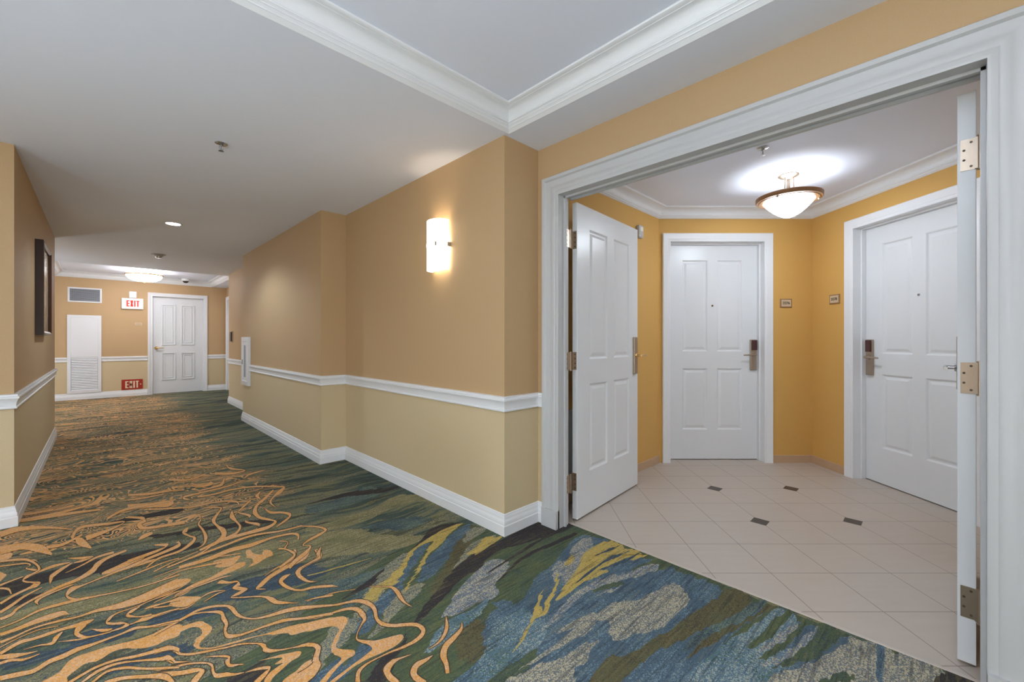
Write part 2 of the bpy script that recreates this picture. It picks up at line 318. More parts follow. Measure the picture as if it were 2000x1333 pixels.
#TRACEDATA
# carpet pattern: outlines in millimetres on the floor; p = patch, s = stroke (left edge points, then right edge points)
TR = """
pg0 256,1573 553,1894 770,2025 1010,2101 1311,2197 1651,2255 1826,1925 2208,1937 2268,1759 2167,541 2193,-87 2033,-177
pv1 1208,2533 900,2734 624,2787 376,2811 224,2768 27,2790 -151,2868 -305,2828 -327,2771 -288,2673 -140,2666 26,2621 214,2647 377,2550 491,2551 642,2498 797,2422 1085,2275
pd1 436,3062 255,3150 103,3186 -39,3245 -201,3232 -350,3244 -370,3182 -330,3064 -192,3089 -68,3055 97,2986 244,3020 402,3005
pd1 810,3149 578,3262 356,3337 232,3392 267,3307 436,3258 608,3160 792,3081
pd1 406,3800 233,3819 80,3828 71,3791 255,3728 395,3701
pd1 -326,3022 -214,2988 -126,2941 -210,2926 -315,2922
pd1 457,1778 395,1765 311,1756 387,1681
pn1 744,2398 581,2416 431,2433 383,2361 466,2242 578,2248 721,2190 867,2229
pn1 373,2297 222,2375 134,2395 159,2324 272,2260 389,2195
pn1 78,2418 -55,2458 -78,2382 23,2311 107,2299
pn1 -270,2506 -174,2424 -102,2393 -28,2361 -122,2323 -258,2397
pn1 21,2169 172,2123 274,2049 215,2016 116,2076 39,2081
pv1 1477,2166 1304,2336 1158,2514 972,2598 871,2603 807,2412 927,2348 1050,2281 1168,2193 1281,2170 1384,2160
pv1 1635,2928 1362,2814 1177,2828 1005,2805 946,2827 928,2774 1058,2681 1264,2663 1495,2728 1714,2699 1768,2414 1770,2548 1773,2792
pt1 1197,2028 1043,2054 869,2088 709,2119 671,2004 790,2000 938,1977 1080,1971
pt1 1547,3293 1324,3183 1127,3181 1068,3192 1024,3061 1154,3019 1390,3018 1593,3077
pt1 1593,2378 1390,2354 1277,2466 1191,2586 1335,2554 1523,2487
pt1 1031,1973 893,1938 786,1890 810,1849 916,1875 1020,1896
pd1 1685,2203 1517,2264 1305,2131 1238,2097 1132,2066 992,2011 786,1928 838,1933 1009,1950 1188,2012 1336,2086 1523,2154
pd1 1756,3087 1631,3151 1411,3255 1161,3243 1080,3227 1324,3183 1584,3059
pw1 1656,2128 1340,1862 1186,1754 1115,1679 1173,1682 1289,1753 1428,1827 1538,1917 1713,2036
pw1 1055,1201 1178,1400 1074,1392 991,1330 979,1226
ps1 1238,2097 1142,2083 1012,1992 905,1907 844,1833 779,1761 720,1695 776,1685 878,1730 966,1866 1077,1928
ps1 772,1800 676,1768 600,1675 545,1629 519,1552 561,1567 627,1623 708,1650 750,1696
ps1 1139,1778 1067,1808 975,1779 913,1730 845,1664 778,1609 835,1612 935,1674 1046,1709
ps1 1665,2084 1770,2015 1539,1961
ps1 1745,1902 1584,1932 1430,1853 1321,1781 1384,1793 1517,1850 1645,1872
pb1 1726,2151 1540,2104 1403,2020 1302,1978 1214,1911 1137,1824 1206,1800 1333,1869 1495,1989 1669,2080
pb1 1019,1876 909,1807 806,1750 751,1665 778,1639 856,1685 913,1730 1027,1806 1116,1890 1239,1987 1396,2102 1314,2107 1214,2038 1113,1938
pb1 653,1585 581,1570 522,1561 514,1536 576,1475 647,1494 638,1550
pb1 760,1571 730,1601 686,1552 620,1521 569,1503 591,1481 668,1509 725,1514
pd1 2180,1716 2054,1839 1744,1838 1602,1839 1420,1809 1291,1763 1179,1698 1079,1639 966,1577 931,1548 988,1555 1084,1589 1199,1637 1323,1685 1418,1685 1523,1734 1633,1750 1750,1723 1898,1686 2050,1670 2194,1653
pd1 903,1530 846,1487 797,1482 724,1453 664,1400 709,1356 771,1407 841,1464
pc1 1568,1638 1518,1713 1418,1685 1300,1642 1200,1596 1107,1539 1060,1500 1125,1470 1215,1469 1278,1443 1338,1460 1381,1519 1442,1546 1525,1580
pb1 1280,1432 1372,1350 1468,1372 1583,1430 1673,1435 1775,1459 2019,1535 2138,1516 2171,1434 2149,1228 2134,980 2147,744 2105,472 2094,314 1687,253 843,1083 983,1199 1050,1206 1101,1291 1206,1373 1267,1382
ph1 1329,1286 1218,1328 1081,1241 987,1194 918,1149 1007,1062 1100,1083 1219,1092 1329,1141 1356,1225
ph1 1267,1454 1160,1452 1075,1469 959,1431 885,1369 951,1370 1067,1383 1178,1400
pg1 1219,1092 1141,1104 1036,1111 963,1105 1021,1048 1144,1052
pg1 1814,1136 1725,1160 1670,1153 1749,1115 1851,1078
pg1 2173,1068 2046,1117 1950,1115 2016,1050 2182,983
pc1 2118,1502 1949,1482 1817,1418 1765,1444 1679,1404 1599,1326 1667,1347 1613,1270 1522,1240 1602,1240 1726,1289 1911,1379 2056,1407
pc1 1803,1191 1615,1207 1482,1187 1292,1147 1357,1144 1464,1153 1560,1166
pc1 2110,1078 1950,1115 1855,1162 1738,1189 1664,1179 1801,1127 1953,1066 2088,1027
pc1 1825,1082 1737,1107 1659,1125 1737,1087
pe1 2028,904 1908,938 1796,971 1677,1031 1566,1053 1460,1091 1324,1093 1395,1061 1505,1030 1535,969 1482,945 1478,892 1571,857 1696,810 1825,798 1943,807
pe1 1411,944 1352,975 1264,995 1177,1019 1086,1050 1012,1057 1172,899 1233,929 1293,917 1358,942
pe1 1526,1026 1414,1057 1297,1057 1185,1061 1088,1071 1176,1045 1291,1034 1420,1007
py1 1688,2188 1567,2198 1440,2169 1299,2122 1227,2079 1148,2000 1080,1971 1008,1929 949,1924 880,1873 853,1852 921,1813 966,1866 1011,1863 1059,1879 1120,1932 1169,1980 1231,2048 1314,2107 1402,2111 1310,2026 1226,1949 1135,1871 1083,1834 1028,1775 1059,1795 1142,1864 1214,1911 1313,1995 1415,2038 1532,2111
py1 1736,1861 1682,1931 1550,1875 1459,1851 1498,1827 1526,1813 1624,1832
py1 2174,1175 2180,1269 2178,1363 2080,1398 1927,1390 1766,1319 1625,1279 1509,1235 1557,1225 1675,1230 1777,1216 1878,1197 1866,1233 2017,1196 2166,1128
py1 1683,1377 1547,1294 1460,1264 1394,1222 1433,1272 1514,1327 1457,1305 1354,1244 1279,1206 1217,1177 1131,1146 1171,1153 1247,1176 1333,1215 1389,1202 1478,1246 1585,1297
py1 1884,1433 1781,1402 1781,1378 1845,1391
pn1 2149,1228 2024,1267 1861,1274 1752,1264 1675,1251 1765,1251 1903,1257 2037,1241
pn1 2148,1173 2026,1212 1930,1230 1846,1241 1929,1207 2061,1178
pn1 2160,1304 2047,1328 1954,1337 2053,1308
pd1 2146,1675 1898,1686 1691,1664 1447,1633 1451,1624 1681,1641 1886,1660 2130,1647
pd1 2106,1587 1886,1604 1670,1616 1442,1546 1446,1537 1661,1593 1870,1577 2087,1559
pw1 2176,627 2151,714 2032,722 1859,752 1690,772 1594,796 1468,821 1355,871 1264,867 1189,837 1247,780 1329,782 1423,774 1553,753 1654,712 1793,680 1915,636 2070,596
pt1 2176,564 2065,604 1926,631 1817,668 1708,690 1600,690 1656,669 1816,640 1912,604 2039,574 2163,547
pw1 2168,539 2022,569 1872,614 1809,637 1682,662 1578,663 1754,618 1899,578 2051,541 2168,503
ph1 2171,499 2042,538 1884,573 1763,599 1646,613 1535,620 1446,616 1654,411 1762,398 1860,386 1929,436 2138,423
pg1 2161,470 2008,499 1897,513 1788,523 1827,502 1923,478 2038,460 2155,443
pg1 2159,402 2010,429 1868,453 1770,471 1798,447 1913,416 2044,396 2155,381
pg1 2166,516 1999,549 1845,583 1766,596 1862,566 2017,532
pg1 2175,356 2049,354 1958,372 1887,392 1806,408 1750,424 1852,366 1921,325 2035,296 2165,277
pc1 2121,419 1990,449 1863,475 1773,487 1828,466 1937,437 2055,414
pc1 2154,356 2055,367 1922,399 1813,432 1744,460 1732,442 1812,409 1910,378 2022,353 2103,348
pe1 2164,255 2058,274 1937,310 1850,348 1753,399 1645,434 1571,414 2097,-103 2175,-24 2192,51 2170,130 2171,198
pb1 2189,167 1969,153 1986,137 2188,146
pb1 2165,259 2086,282 1996,301 1925,322 1984,296 2067,265 2135,251
pg1 1932,234 1783,298 1877,205
pd1 2196,-30 2132,-4 2075,10 2070,-76 2166,-107
po2 873,1534 835,1552 797,1567 767,1589 747,1616 755,1564 752,1538 731,1530 704,1523 659,1514 576,1495 588,1483 653,1500 710,1503 768,1494 823,1490 863,1502 876,1520
po2 624,1866 677,1848 741,1820 758,1800 753,1764 733,1742 707,1718 681,1682 658,1644 686,1602 703,1579 689,1557 663,1556 615,1538 560,1501 546,1515 590,1544 647,1572 639,1607 638,1642 658,1682 686,1715 709,1741 701,1773 659,1798 609,1819
po2 155,2207 201,2216 249,2219 294,2212 317,2189 333,2119 322,2089 300,2071 279,2032 290,2003 324,1980 382,1961 435,1946 482,1924 568,1904 634,1873 718,1834 699,1784 634,1815 559,1840 549,1866 509,1890 480,1917 433,1937 380,1951 323,1971 283,1999 266,2030 267,2067 281,2091 298,2104 296,2155 277,2183 244,2182 196,2166 151,2158
po2 571,1646 588,1604 570,1583 538,1570 507,1554 456,1604 478,1624 509,1630 537,1647
po2 426,1779 490,1757 525,1739 551,1721 540,1697 511,1692 480,1677 439,1655 422,1637 408,1651 431,1682 460,1697 485,1705 463,1720 490,1733 458,1761
po2 221,2435 238,2468 261,2486 300,2452 338,2410 313,2384 276,2371 232,2414
po2 184,2625 223,2664 280,2667 322,2637 319,2605 269,2563 214,2553 179,2556
po2 253,2514 325,2564 406,2579 452,2609 489,2625 527,2641 559,2623 546,2582 486,2563 422,2552 352,2537 279,2489
po2 442,2753 509,2730 557,2719 534,2676 514,2641 474,2639 454,2672
po2 594,2765 580,2674 600,2640 599,2598 562,2553 609,2561 649,2591 691,2602 693,2667 665,2695 640,2630 613,2656 614,2745
po2 -146,2196 -106,2222 -84,2271 -59,2287 -20,2283 34,2273 104,2249 163,2245 240,2244 231,2163 187,2160 156,2153 115,2172 74,2212 33,2224 -6,2201 -39,2214 -66,2190 -84,2165 -78,2130
po2 -418,3746 -361,3675 -346,3622 -358,3568 -384,3559 -407,3589
po2 -390,3438 -367,3402 -339,3337 -346,3295 -352,3265 -373,3286
po2 9,3019 65,3056 123,3095 188,3104 174,3060 121,3028 63,2992 20,2990
po2 435,2681 487,2716 556,2725 528,2661 486,2631
po2 579,2672 602,2711 644,2654 691,2639 670,2597 597,2579 596,2639
so0 658,1963 711,1937 762,1903 807,1883 840,1858 861,1813 865,1762 844,1695 843,1639 872,1596 910,1566 943,1533 946,1498 933,1481 892,1469 843,1470 795,1479 739,1485 699,1486 665,1475 640,1433 663,1984 713,1947 766,1917 812,1898 851,1881 881,1835 882,1765 857,1695 859,1655 882,1613 920,1584 957,1549 965,1498 935,1461 889,1451 840,1458 793,1471 738,1479 699,1476 670,1460 651,1421
so0 635,1895 685,1866 743,1855 790,1833 809,1798 807,1759 806,1732 787,1708 755,1672 733,1635 739,1603 755,1569 640,1914 687,1874 747,1869 797,1852 827,1820 830,1765 815,1719 789,1701 756,1668 738,1635 748,1614 769,1589
so0 935,1938 965,1907 993,1873 1004,1843 999,1797 989,1747 990,1700 999,1659 937,1942 968,1913 997,1880 1018,1856 1020,1805 1007,1752 998,1706 1002,1661
so0 1070,1496 1033,1448 997,1414 957,1392 913,1387 1072,1495 1041,1437 1000,1400 956,1383 912,1384
so0 1095,1417 1068,1393 1017,1378 967,1365 923,1327 907,1279 887,1240 1097,1416 1070,1380 1016,1355 971,1340 940,1310 921,1272 898,1233
so0 847,1409 809,1424 778,1434 737,1416 726,1367 731,1319 846,1407 807,1415 778,1412 751,1393 747,1370 752,1327
so0 902,1348 872,1353 835,1360 801,1337 790,1297 800,1251 902,1345 869,1337 835,1335 816,1319 812,1302 818,1260
so0 709,2117 758,2103 794,2078 825,2044 712,2129 763,2122 800,2093 827,2048
so0 679,2027 739,2014 801,2002 875,1962 681,2037 741,2024 803,2009 877,1965
so0 579,1731 596,1706 595,1684 574,1651 566,1628 542,1617 508,1614 587,1750 609,1722 607,1674 588,1635 581,1595 548,1561 511,1548
so0 873,2494 861,2418 825,2384 789,2361 892,2498 872,2395 825,2368 788,2352
so0 735,2199 754,2171 769,2162 740,2210 757,2179 770,2165
sy0 752,2245 816,2224 886,2212 982,2194 1064,2182 754,2254 819,2236 890,2226 985,2203 1066,2187
so0 161,2291 207,2272 256,2273 309,2292 359,2279 403,2245 415,2197 423,2138 445,2090 478,2053 528,2027 582,2011 633,1986 684,1956 749,1911 161,2302 206,2282 255,2288 309,2310 361,2298 407,2262 429,2218 434,2154 449,2102 480,2064 531,2048 586,2040 640,2017 690,1977 754,1924
so0 158,2227 222,2255 289,2278 340,2249 375,2201 373,2156 376,2108 366,2069 364,2007 400,1983 443,1975 494,1969 563,1947 627,1907 726,1850 156,2245 220,2270 289,2289 341,2261 384,2224 388,2159 387,2101 374,2063 375,2031 402,2000 444,1988 496,1983 567,1970 631,1923 731,1869
so0 149,2095 190,2082 204,2060 217,2024 247,1992 295,1967 352,1940 397,1921 441,1883 452,1848 450,1818 469,1793 496,1780 532,1761 574,1735 601,1713 604,1696 583,1666 565,1635 148,2134 191,2114 213,2086 221,2038 248,2007 295,1980 353,1950 398,1932 443,1892 465,1863 465,1836 475,1813 498,1789 533,1767 578,1752 607,1726 615,1689 593,1649 580,1615
so0 144,2057 165,2037 181,2016 194,1989 239,1955 145,2069 166,2060 188,2045 196,2004 239,1958
so0 140,1993 178,1963 232,1941 276,1905 292,1872 289,1843 293,1799 323,1776 349,1760 371,1753 141,2012 179,1978 233,1952 278,1915 298,1879 296,1842 299,1819 326,1798 350,1770 371,1756
so0 138,1936 163,1929 213,1895 247,1878 258,1872 243,1858 227,1839 136,1970 163,1962 214,1921 249,1902 272,1867 252,1830 235,1811
so0 282,1943 316,1913 345,1878 334,1864 337,1823 359,1810 379,1799 282,1946 317,1921 350,1888 347,1856 345,1837 360,1820 380,1802
so0 375,1750 412,1730 438,1709 423,1704 386,1682 375,1752 414,1743 447,1719 426,1685 391,1659
so0 696,2328 663,2332 634,2292 637,2223 658,2168 687,2131 738,2111 807,2059 695,2322 663,2297 649,2282 651,2243 666,2185 691,2147 744,2131 814,2079
so0 571,2270 542,2306 562,2304 616,2354 693,2390 762,2410 813,2436 857,2511 570,2266 537,2299 559,2338 616,2390 696,2429 767,2461 812,2484 853,2537
so0 599,2396 655,2429 734,2453 777,2501 802,2574 599,2400 656,2441 735,2477 771,2524 792,2587
so0 886,2489 865,2406 811,2370 757,2362 719,2320 717,2243 738,2182 766,2162 903,2481 869,2377 809,2356 756,2334 737,2303 734,2262 745,2196 768,2166
so0 413,2488 428,2470 456,2447 485,2434 482,2419 457,2388 482,2339 503,2338 480,2336 455,2326 435,2306 469,2270 519,2230 548,2192 559,2136 576,2101 616,2068 644,2045 414,2493 434,2507 459,2466 489,2445 490,2392 474,2396 490,2371 509,2332 479,2310 455,2306 437,2311 471,2280 521,2241 554,2208 576,2170 586,2128 620,2078 645,2048
so0 172,2456 204,2436 233,2422 173,2466 205,2447 234,2432
so0 338,2402 366,2414 395,2410 428,2389 394,2391 341,2358 337,2408 365,2425 396,2423 430,2389 394,2381 341,2354
so0 167,2373 232,2370 278,2354 312,2376 167,2389 232,2383 278,2364 312,2383
so0 200,2838 283,2890 399,2936 199,2852 283,2902 399,2946
so0 189,2693 289,2751 368,2736 468,2695 189,2703 289,2762 369,2752 472,2729
so0 195,2771 313,2793 439,2790 566,2740 194,2779 313,2802 441,2804 568,2752
so0 674,2041 726,2015 779,1986 675,2044 729,2027 784,2002
so0 176,2505 229,2523 284,2532 176,2512 229,2532 284,2542
so0 244,2489 320,2519 439,2527 478,2518 243,2496 320,2529 439,2541 478,2524
so0 -248,2313 -202,2294 -166,2283 -132,2306 -95,2308 -58,2321 -19,2323 22,2327 65,2329 109,2329 152,2302 198,2287 243,2268 -254,2345 -207,2327 -172,2312 -138,2337 -101,2343 -63,2353 -22,2345 20,2342 63,2342 108,2352 152,2317 198,2300 243,2283
so0 -76,2121 -42,2141 -5,2155 46,2149 99,2122 154,2100 195,2081 217,2045 -80,2138 -45,2156 -7,2170 45,2165 98,2141 153,2125 197,2112 222,2065
so0 -46,2093 -4,2121 46,2124 110,2085 162,2036 185,2021 198,1991 -48,2104 -8,2140 45,2139 110,2095 163,2060 189,2048 202,1999
so0 -19,2066 20,2099 70,2072 120,2018 207,1942 -22,2079 18,2113 70,2090 121,2032 208,1955
so0 15,2025 56,2016 117,1968 163,1914 177,1866 12,2053 55,2039 118,1989 170,1945 188,1879
so0 -261,2427 -233,2422 -200,2395 -162,2404 -265,2448 -236,2443 -202,2412 -163,2408
so0 -271,2473 -250,2456 -227,2441 -198,2434 -170,2431 -275,2502 -255,2492 -232,2477 -201,2451 -171,2435
so0 -268,2502 -223,2537 -185,2532 -146,2530 -106,2532 -63,2519 -43,2512 -16,2535 -274,2524 -229,2566 -189,2556 -150,2558 -109,2557 -67,2553 -48,2554 -17,2543
so0 -50,2544 -71,2514 -71,2458 -49,2411 -26,2395 16,2382 51,2376 87,2382 111,2383 143,2372 174,2378 213,2380 253,2367 -40,2505 -58,2473 -61,2469 -48,2435 -27,2406 15,2391 50,2385 86,2392 110,2394 141,2413 173,2398 213,2392 253,2381
so0 -116,2448 -62,2407 -26,2396 -117,2452 -62,2418 -27,2405
so0 -110,2525 -131,2499 -137,2466 -170,2478 -210,2484 -108,2518 -121,2468 -133,2443 -169,2469 -210,2481
so0 -278,2593 -243,2607 -193,2631 -124,2619 -66,2604 -6,2598 56,2562 122,2547 174,2553 228,2573 282,2581 -283,2618 -246,2624 -195,2645 -126,2640 -68,2619 -8,2626 53,2616 117,2622 168,2638 224,2661 279,2682
so0 -285,2659 -247,2661 -194,2670 -153,2668 -112,2671 -97,2662 -291,2689 -253,2692 -202,2715 -161,2723 -116,2717 -97,2673
so0 -294,2732 -243,2748 -189,2782 -131,2778 -70,2767 -7,2752 58,2731 161,2708 290,2710 -296,2743 -245,2761 -193,2805 -135,2808 -73,2797 -8,2769 58,2745 161,2720 290,2725
so0 -72,2794 -100,2843 -104,2867 -90,2895 -58,2922 10,2950 83,2972 170,2975 238,2986 320,2996 -72,2781 -102,2820 -113,2885 -99,2948 -60,2939 8,2966 81,3001 169,3012 238,3006 321,3011
so0 -308,2879 -279,2921 -248,2984 -198,3041 -315,2907 -286,2950 -253,3005 -200,3052
so0 -301,2809 -270,2823 -258,2869 -214,2924 -140,2974 -75,2999 -21,3052 -3,3113 31,3182 110,3228 -307,2837 -277,2851 -264,2892 -218,2945 -145,3007 -80,3039 -32,3109 -15,3171 27,3222 108,3257
so0 -195,2857 -201,2879 -192,2913 -155,2940 -108,2961 -89,2969 -196,2852 -213,2901 -196,2934 -157,2957 -110,2977 -90,2976
so0 -319,2977 -282,3030 -240,3064 -216,3068 -209,3116 -238,3150 -268,3196 -257,3218 -222,3248 -168,3267 -113,3272 -325,3001 -287,3056 -245,3091 -227,3125 -211,3100 -237,3132 -272,3185 -265,3254 -226,3274 -173,3308 -114,3286
so0 -344,3199 -316,3223 -274,3243 -349,3228 -319,3240 -276,3256
so0 -342,3167 -312,3123 -298,3065 -343,3185 -311,3145 -296,3067
so0 -124,3144 -63,3188 -8,3240 58,3245 -125,3150 -65,3204 -11,3268 56,3281
so0 -173,3060 -167,3112 -165,3137 -136,3198 -103,3259 -175,3063 -180,3139 -176,3181 -143,3235 -105,3272
so0 -382,3541 -309,3492 -254,3443 -239,3411 -384,3561 -311,3509 -255,3462 -239,3416
so0 -374,3473 -287,3427 -266,3390 -276,3353 -246,3295 -218,3272 -377,3492 -288,3446 -261,3394 -272,3359 -248,3325 -218,3285
so0 -123,3345 -65,3275 -26,3282 -67,3276 -99,3262 -123,3352 -67,3316 -23,3279 -64,3243 -98,3252
so0 271,2544 184,2544 117,2531 53,2530 26,2507 20,2462 45,2430 69,2412 77,2404 64,2390 33,2390 271,2534 185,2536 117,2524 54,2519 31,2484 24,2474 46,2449 70,2429 90,2384 66,2375 33,2382
so0 -23,2456 4,2411 25,2395 38,2401 -23,2461 5,2433 24,2418 37,2405
so0 129,2518 98,2510 82,2467 112,2429 137,2409 162,2398 130,2513 102,2485 91,2481 113,2440 137,2422 162,2418
so0 144,2474 167,2468 214,2466 263,2445 144,2481 166,2489 213,2477 263,2481
so0 -276,2560 -229,2590 -178,2603 -123,2581 -277,2568 -230,2596 -179,2610 -123,2588
so0 84,2483 151,2530 220,2542 274,2564 83,2488 150,2537 220,2551 274,2574
so0 61,2855 172,2889 253,2919 312,2917 60,2864 172,2906 253,2931 312,2930
so0 540,3658 587,3617 612,3577 573,3489 530,3380 535,3252 539,3136 531,3078 492,3016 421,2929 352,2889 253,2855 542,3675 592,3645 623,3579 578,3456 548,3362 547,3272 569,3159 542,3022 493,2989 422,2911 352,2871 253,2838
so0 663,3484 627,3355 639,3238 638,3146 606,3073 547,3035 466,2969 665,3481 655,3368 650,3253 648,3135 607,3039 547,3006 466,2950
so0 1082,3755 1008,3848 884,3950 748,3984 643,3962 548,3982 1072,3722 998,3808 877,3914 743,3948 639,3927 544,3943
so0 1074,3742 1015,3682 957,3588 893,3461 899,3310 1072,3708 1009,3600 957,3559 906,3457 902,3315
so0 991,3739 896,3601 812,3481 756,3329 764,3189 802,3114 821,3072 779,3032 704,3031 621,3029 514,3022 407,2964 990,3711 895,3551 816,3444 784,3329 781,3229 813,3144 834,3059 774,2986 697,2976 616,2984 511,2979 407,2937
so0 836,3371 839,3233 897,3182 921,3109 901,3075 810,2984 840,3377 854,3275 907,3216 942,3135 900,3045 809,2969
so0 927,2862 992,2782 1009,2709 976,2692 897,2654 844,2602 868,2557 831,2520 761,2467 709,2416 931,2877 1001,2803 1026,2713 971,2660 894,2629 851,2599 878,2559 831,2482 761,2427 711,2378
so0 915,2510 864,2441 864,2403 810,2377 757,2358 916,2506 877,2420 864,2378 808,2364 755,2344
so0 934,2888 817,2902 662,2962 498,2925 352,2890 929,2867 812,2879 658,2932 497,2898 351,2869
so0 853,2692 878,2772 842,2823 744,2843 633,2842 534,2855 433,2826 299,2819 846,2699 861,2746 835,2795 739,2815 627,2788 530,2802 431,2776 299,2783
so0 729,2643 757,2613 771,2530 759,2506 676,2441 736,2667 763,2627 786,2544 760,2481 675,2420
so0 762,2745 793,2702 758,2644 767,2759 798,2706 761,2630
so0 390,3203 403,3155 385,3109 322,3032 231,3011 175,2930 394,3218 417,3156 389,3069 322,3004 232,2985 177,2914
so0 229,3200 271,3144 240,3132 109,3093 230,3218 290,3174 241,3098 111,3053
so0 320,3154 330,3129 258,3083 191,3054 105,3009 337,3174 334,3088 259,3046 192,3021 108,2971
so0 405,3368 380,3343 367,3280 396,3176 406,3360 388,3287 375,3297 402,3194
so0 137,3846 195,3763 204,3712 174,3656 189,3555 294,3476 397,3470 138,3867 198,3789 220,3674 185,3622 191,3576 297,3531 398,3485
so0 166,3352 193,3367 236,3402 165,3368 189,3432 234,3443
so0 725,3558 729,3665 669,3731 579,3762 460,3773 248,3935 718,3550 718,3627 664,3701 576,3735 458,3747 246,3900
so0 389,4047 354,4016 256,4074 146,4140 390,3932 347,3877 250,3958 144,4000
so0 452,3516 483,3513 480,3453 455,3375 459,3250 453,3130 435,3031 402,2992 453,3532 489,3537 484,3446 464,3372 470,3260 469,3118 438,3015 403,2984
so0 807,3619 711,3474 685,3401 721,3275 682,3194 730,3073 707,3041 807,3592 712,3447 692,3416 739,3296 693,3212 746,3105 708,3031
so0 902,3758 851,3674 861,3571 903,3739 873,3660 868,3584
so0 853,4151 734,4097 561,4073 469,4064 449,3979 483,3932 848,4118 729,4060 558,4038 467,4015 459,4013 485,3943
so0 649,4363 672,4323 585,4244 508,4379 659,4401 674,4225 580,4206 505,4357
so0 769,4352 728,4219 674,4159 556,4132 774,4330 729,4148 670,4115 554,4111
so0 894,4195 945,4279 1087,4341 894,4207 951,4327 1090,4357
so0 863,4778 862,4599 944,4470 843,4491 746,4591 872,4801 878,4660 957,4458 831,4414 732,4507
so0 663,4607 552,4528 427,4658 660,4562 548,4478 422,4595
so0 156,4364 270,4276 392,4263 482,4214 158,4418 273,4340 394,4301 484,4235
so0 152,4233 237,4206 356,4211 152,4268 237,4242 357,4237
so0 -392,3667 -317,3674 -238,3543 -190,3463 -415,3817 -329,3795 -238,3672 -189,3484
so0 -427,3991 -362,4031 -247,3975 -125,3833 -446,4110 -375,4140 -251,4032 -126,3859
so0 -114,3648 -83,3816 38,3770 115,3756 51,3694 -62,3658 -126,3698 -89,3870 37,3819 120,3766 54,3649 -54,3566
so0 -106,3647 -87,3518 -35,3409 -103,3668 -72,3624 -32,3429
so0 124,3833 204,3715 175,3569 240,3499 397,3444 125,3854 216,3765 194,3621 241,3543 401,3509
so0 -458,4255 -301,4207 -135,4172 5,4130 -466,4318 -309,4286 -139,4237 4,4171
so0 -384,4268 -222,4240 -68,4291 -389,4308 -227,4298 -71,4334
so0 -382,3546 -282,3468 -229,3305 -259,3252 -385,3572 -283,3502 -220,3300 -254,3230
so0 -215,3587 -151,3573 -73,3678 -221,3645 -156,3621 -77,3709
so0 -482,4476 -353,4365 -228,4356 -489,4535 -360,4433 -233,4408
so0 40,3887 131,3998 324,3989 385,3994 36,3930 130,4054 326,4047 386,4019
"""

def catmull(pts, n, closed=False):
    m = len(pts); out = []
    for i in range(m if closed else m-1):
        if closed: p0, p1, p2, p3 = pts[i-1], pts[i], pts[(i+1) % m], pts[(i+2) % m]
        else: p0, p1, p2, p3 = pts[max(0, i-1)], pts[i], pts[i+1], pts[min(m-1, i+2)]
        for k in range(n):
            t = k/n
            out.append(tuple(.5*((2*b)+(-a+c)*t+(2*a-5*b+4*c-d)*t*t+(-a+3*b-3*c+d)*t**3) for a, b, c, d in zip(p0, p1, p2, p3)))
    if not closed: out.append(pts[-1])
    return out
CM = {'g': 1, 'v': 2, 'd': 3, 'n': 4, 't': 5, 'w': 6, 's': 7, 'b': 8, 'c': 9, 'h': 10, 'e': 11, 'y': 12, 'o': 13, 'k': 14}
def add_pattern(mb):
    from mathutils import noise
    z = .0002
    for ln in TR.strip().splitlines():
        h, *ps = ln.split(); kind, m, j = h[0], CM[h[1]], int(h[2])
        pts = [tuple(int(v)/1000 for v in p.split(',')) for p in ps]
        z += .00001
        if kind == 's':
            n = len(pts)//2; a = catmull(pts[:n], 5); b = catmull(pts[n:], 5)
            if h[1] == 'o':      # dark brown rim woven round the orange
                i = len(mb.v); c = len(a); A2, B2 = [], []
                for p, q in zip(a, b):
                    dx, dy = p[0]-q[0], p[1]-q[1]; d = math.hypot(dx, dy) or 1; g = .0045/d
                    A2.append((min(2.19, p[0]+dx*g), p[1]+dy*g, z-.00009)); B2.append((min(2.19, q[0]-dx*g), q[1]-dy*g, z-.00009))
                mb.v += A2+B2
                for k in range(c-1): mb.f.append((i+k, i+k+1, i+c+k+1, i+c+k)); mb.mi.append(CM['k'])
            i = len(mb.v)
            for p in a+b:
                e = noise.noise((p[0]*90, p[1]*90, 3.))*.0016
                mb.v.append((min(2.19, p[0]+e), p[1]+e, z))
            c = len(a)
            for k in range(c-1): mb.f.append((i+k, i+k+1, i+c+k+1, i+c+k)); mb.mi.append(m)
        else:
            q = catmull(pts, 5, True); r = []
            for k, p in enumerate(q):
                nx = q[(k+1) % len(q)]; d = math.hypot(nx[0]-p[0], nx[1]-p[1]); st = max(1, min(12, int(d/.008)))
                for t in range(st): r.append((p[0]+(nx[0]-p[0])*t/st, p[1]+(nx[1]-p[1])*t/st))
            amp = (0, 1, .12)[j]
            i = len(mb.v)
            for x, y in r:
                e1 = noise.noise((x*9, y*60, z*1e4)); e2 = noise.noise((x*40, y*160, 5.))
                mb.v.append((min(2.19, x+amp*(.035*e1+.012*e2)), y+amp*(.006*e1+.004*e2), z))
            mb.f.append(tuple(range(i, i+len(r)))); mb.mi.append(m)
#ENDTRACE

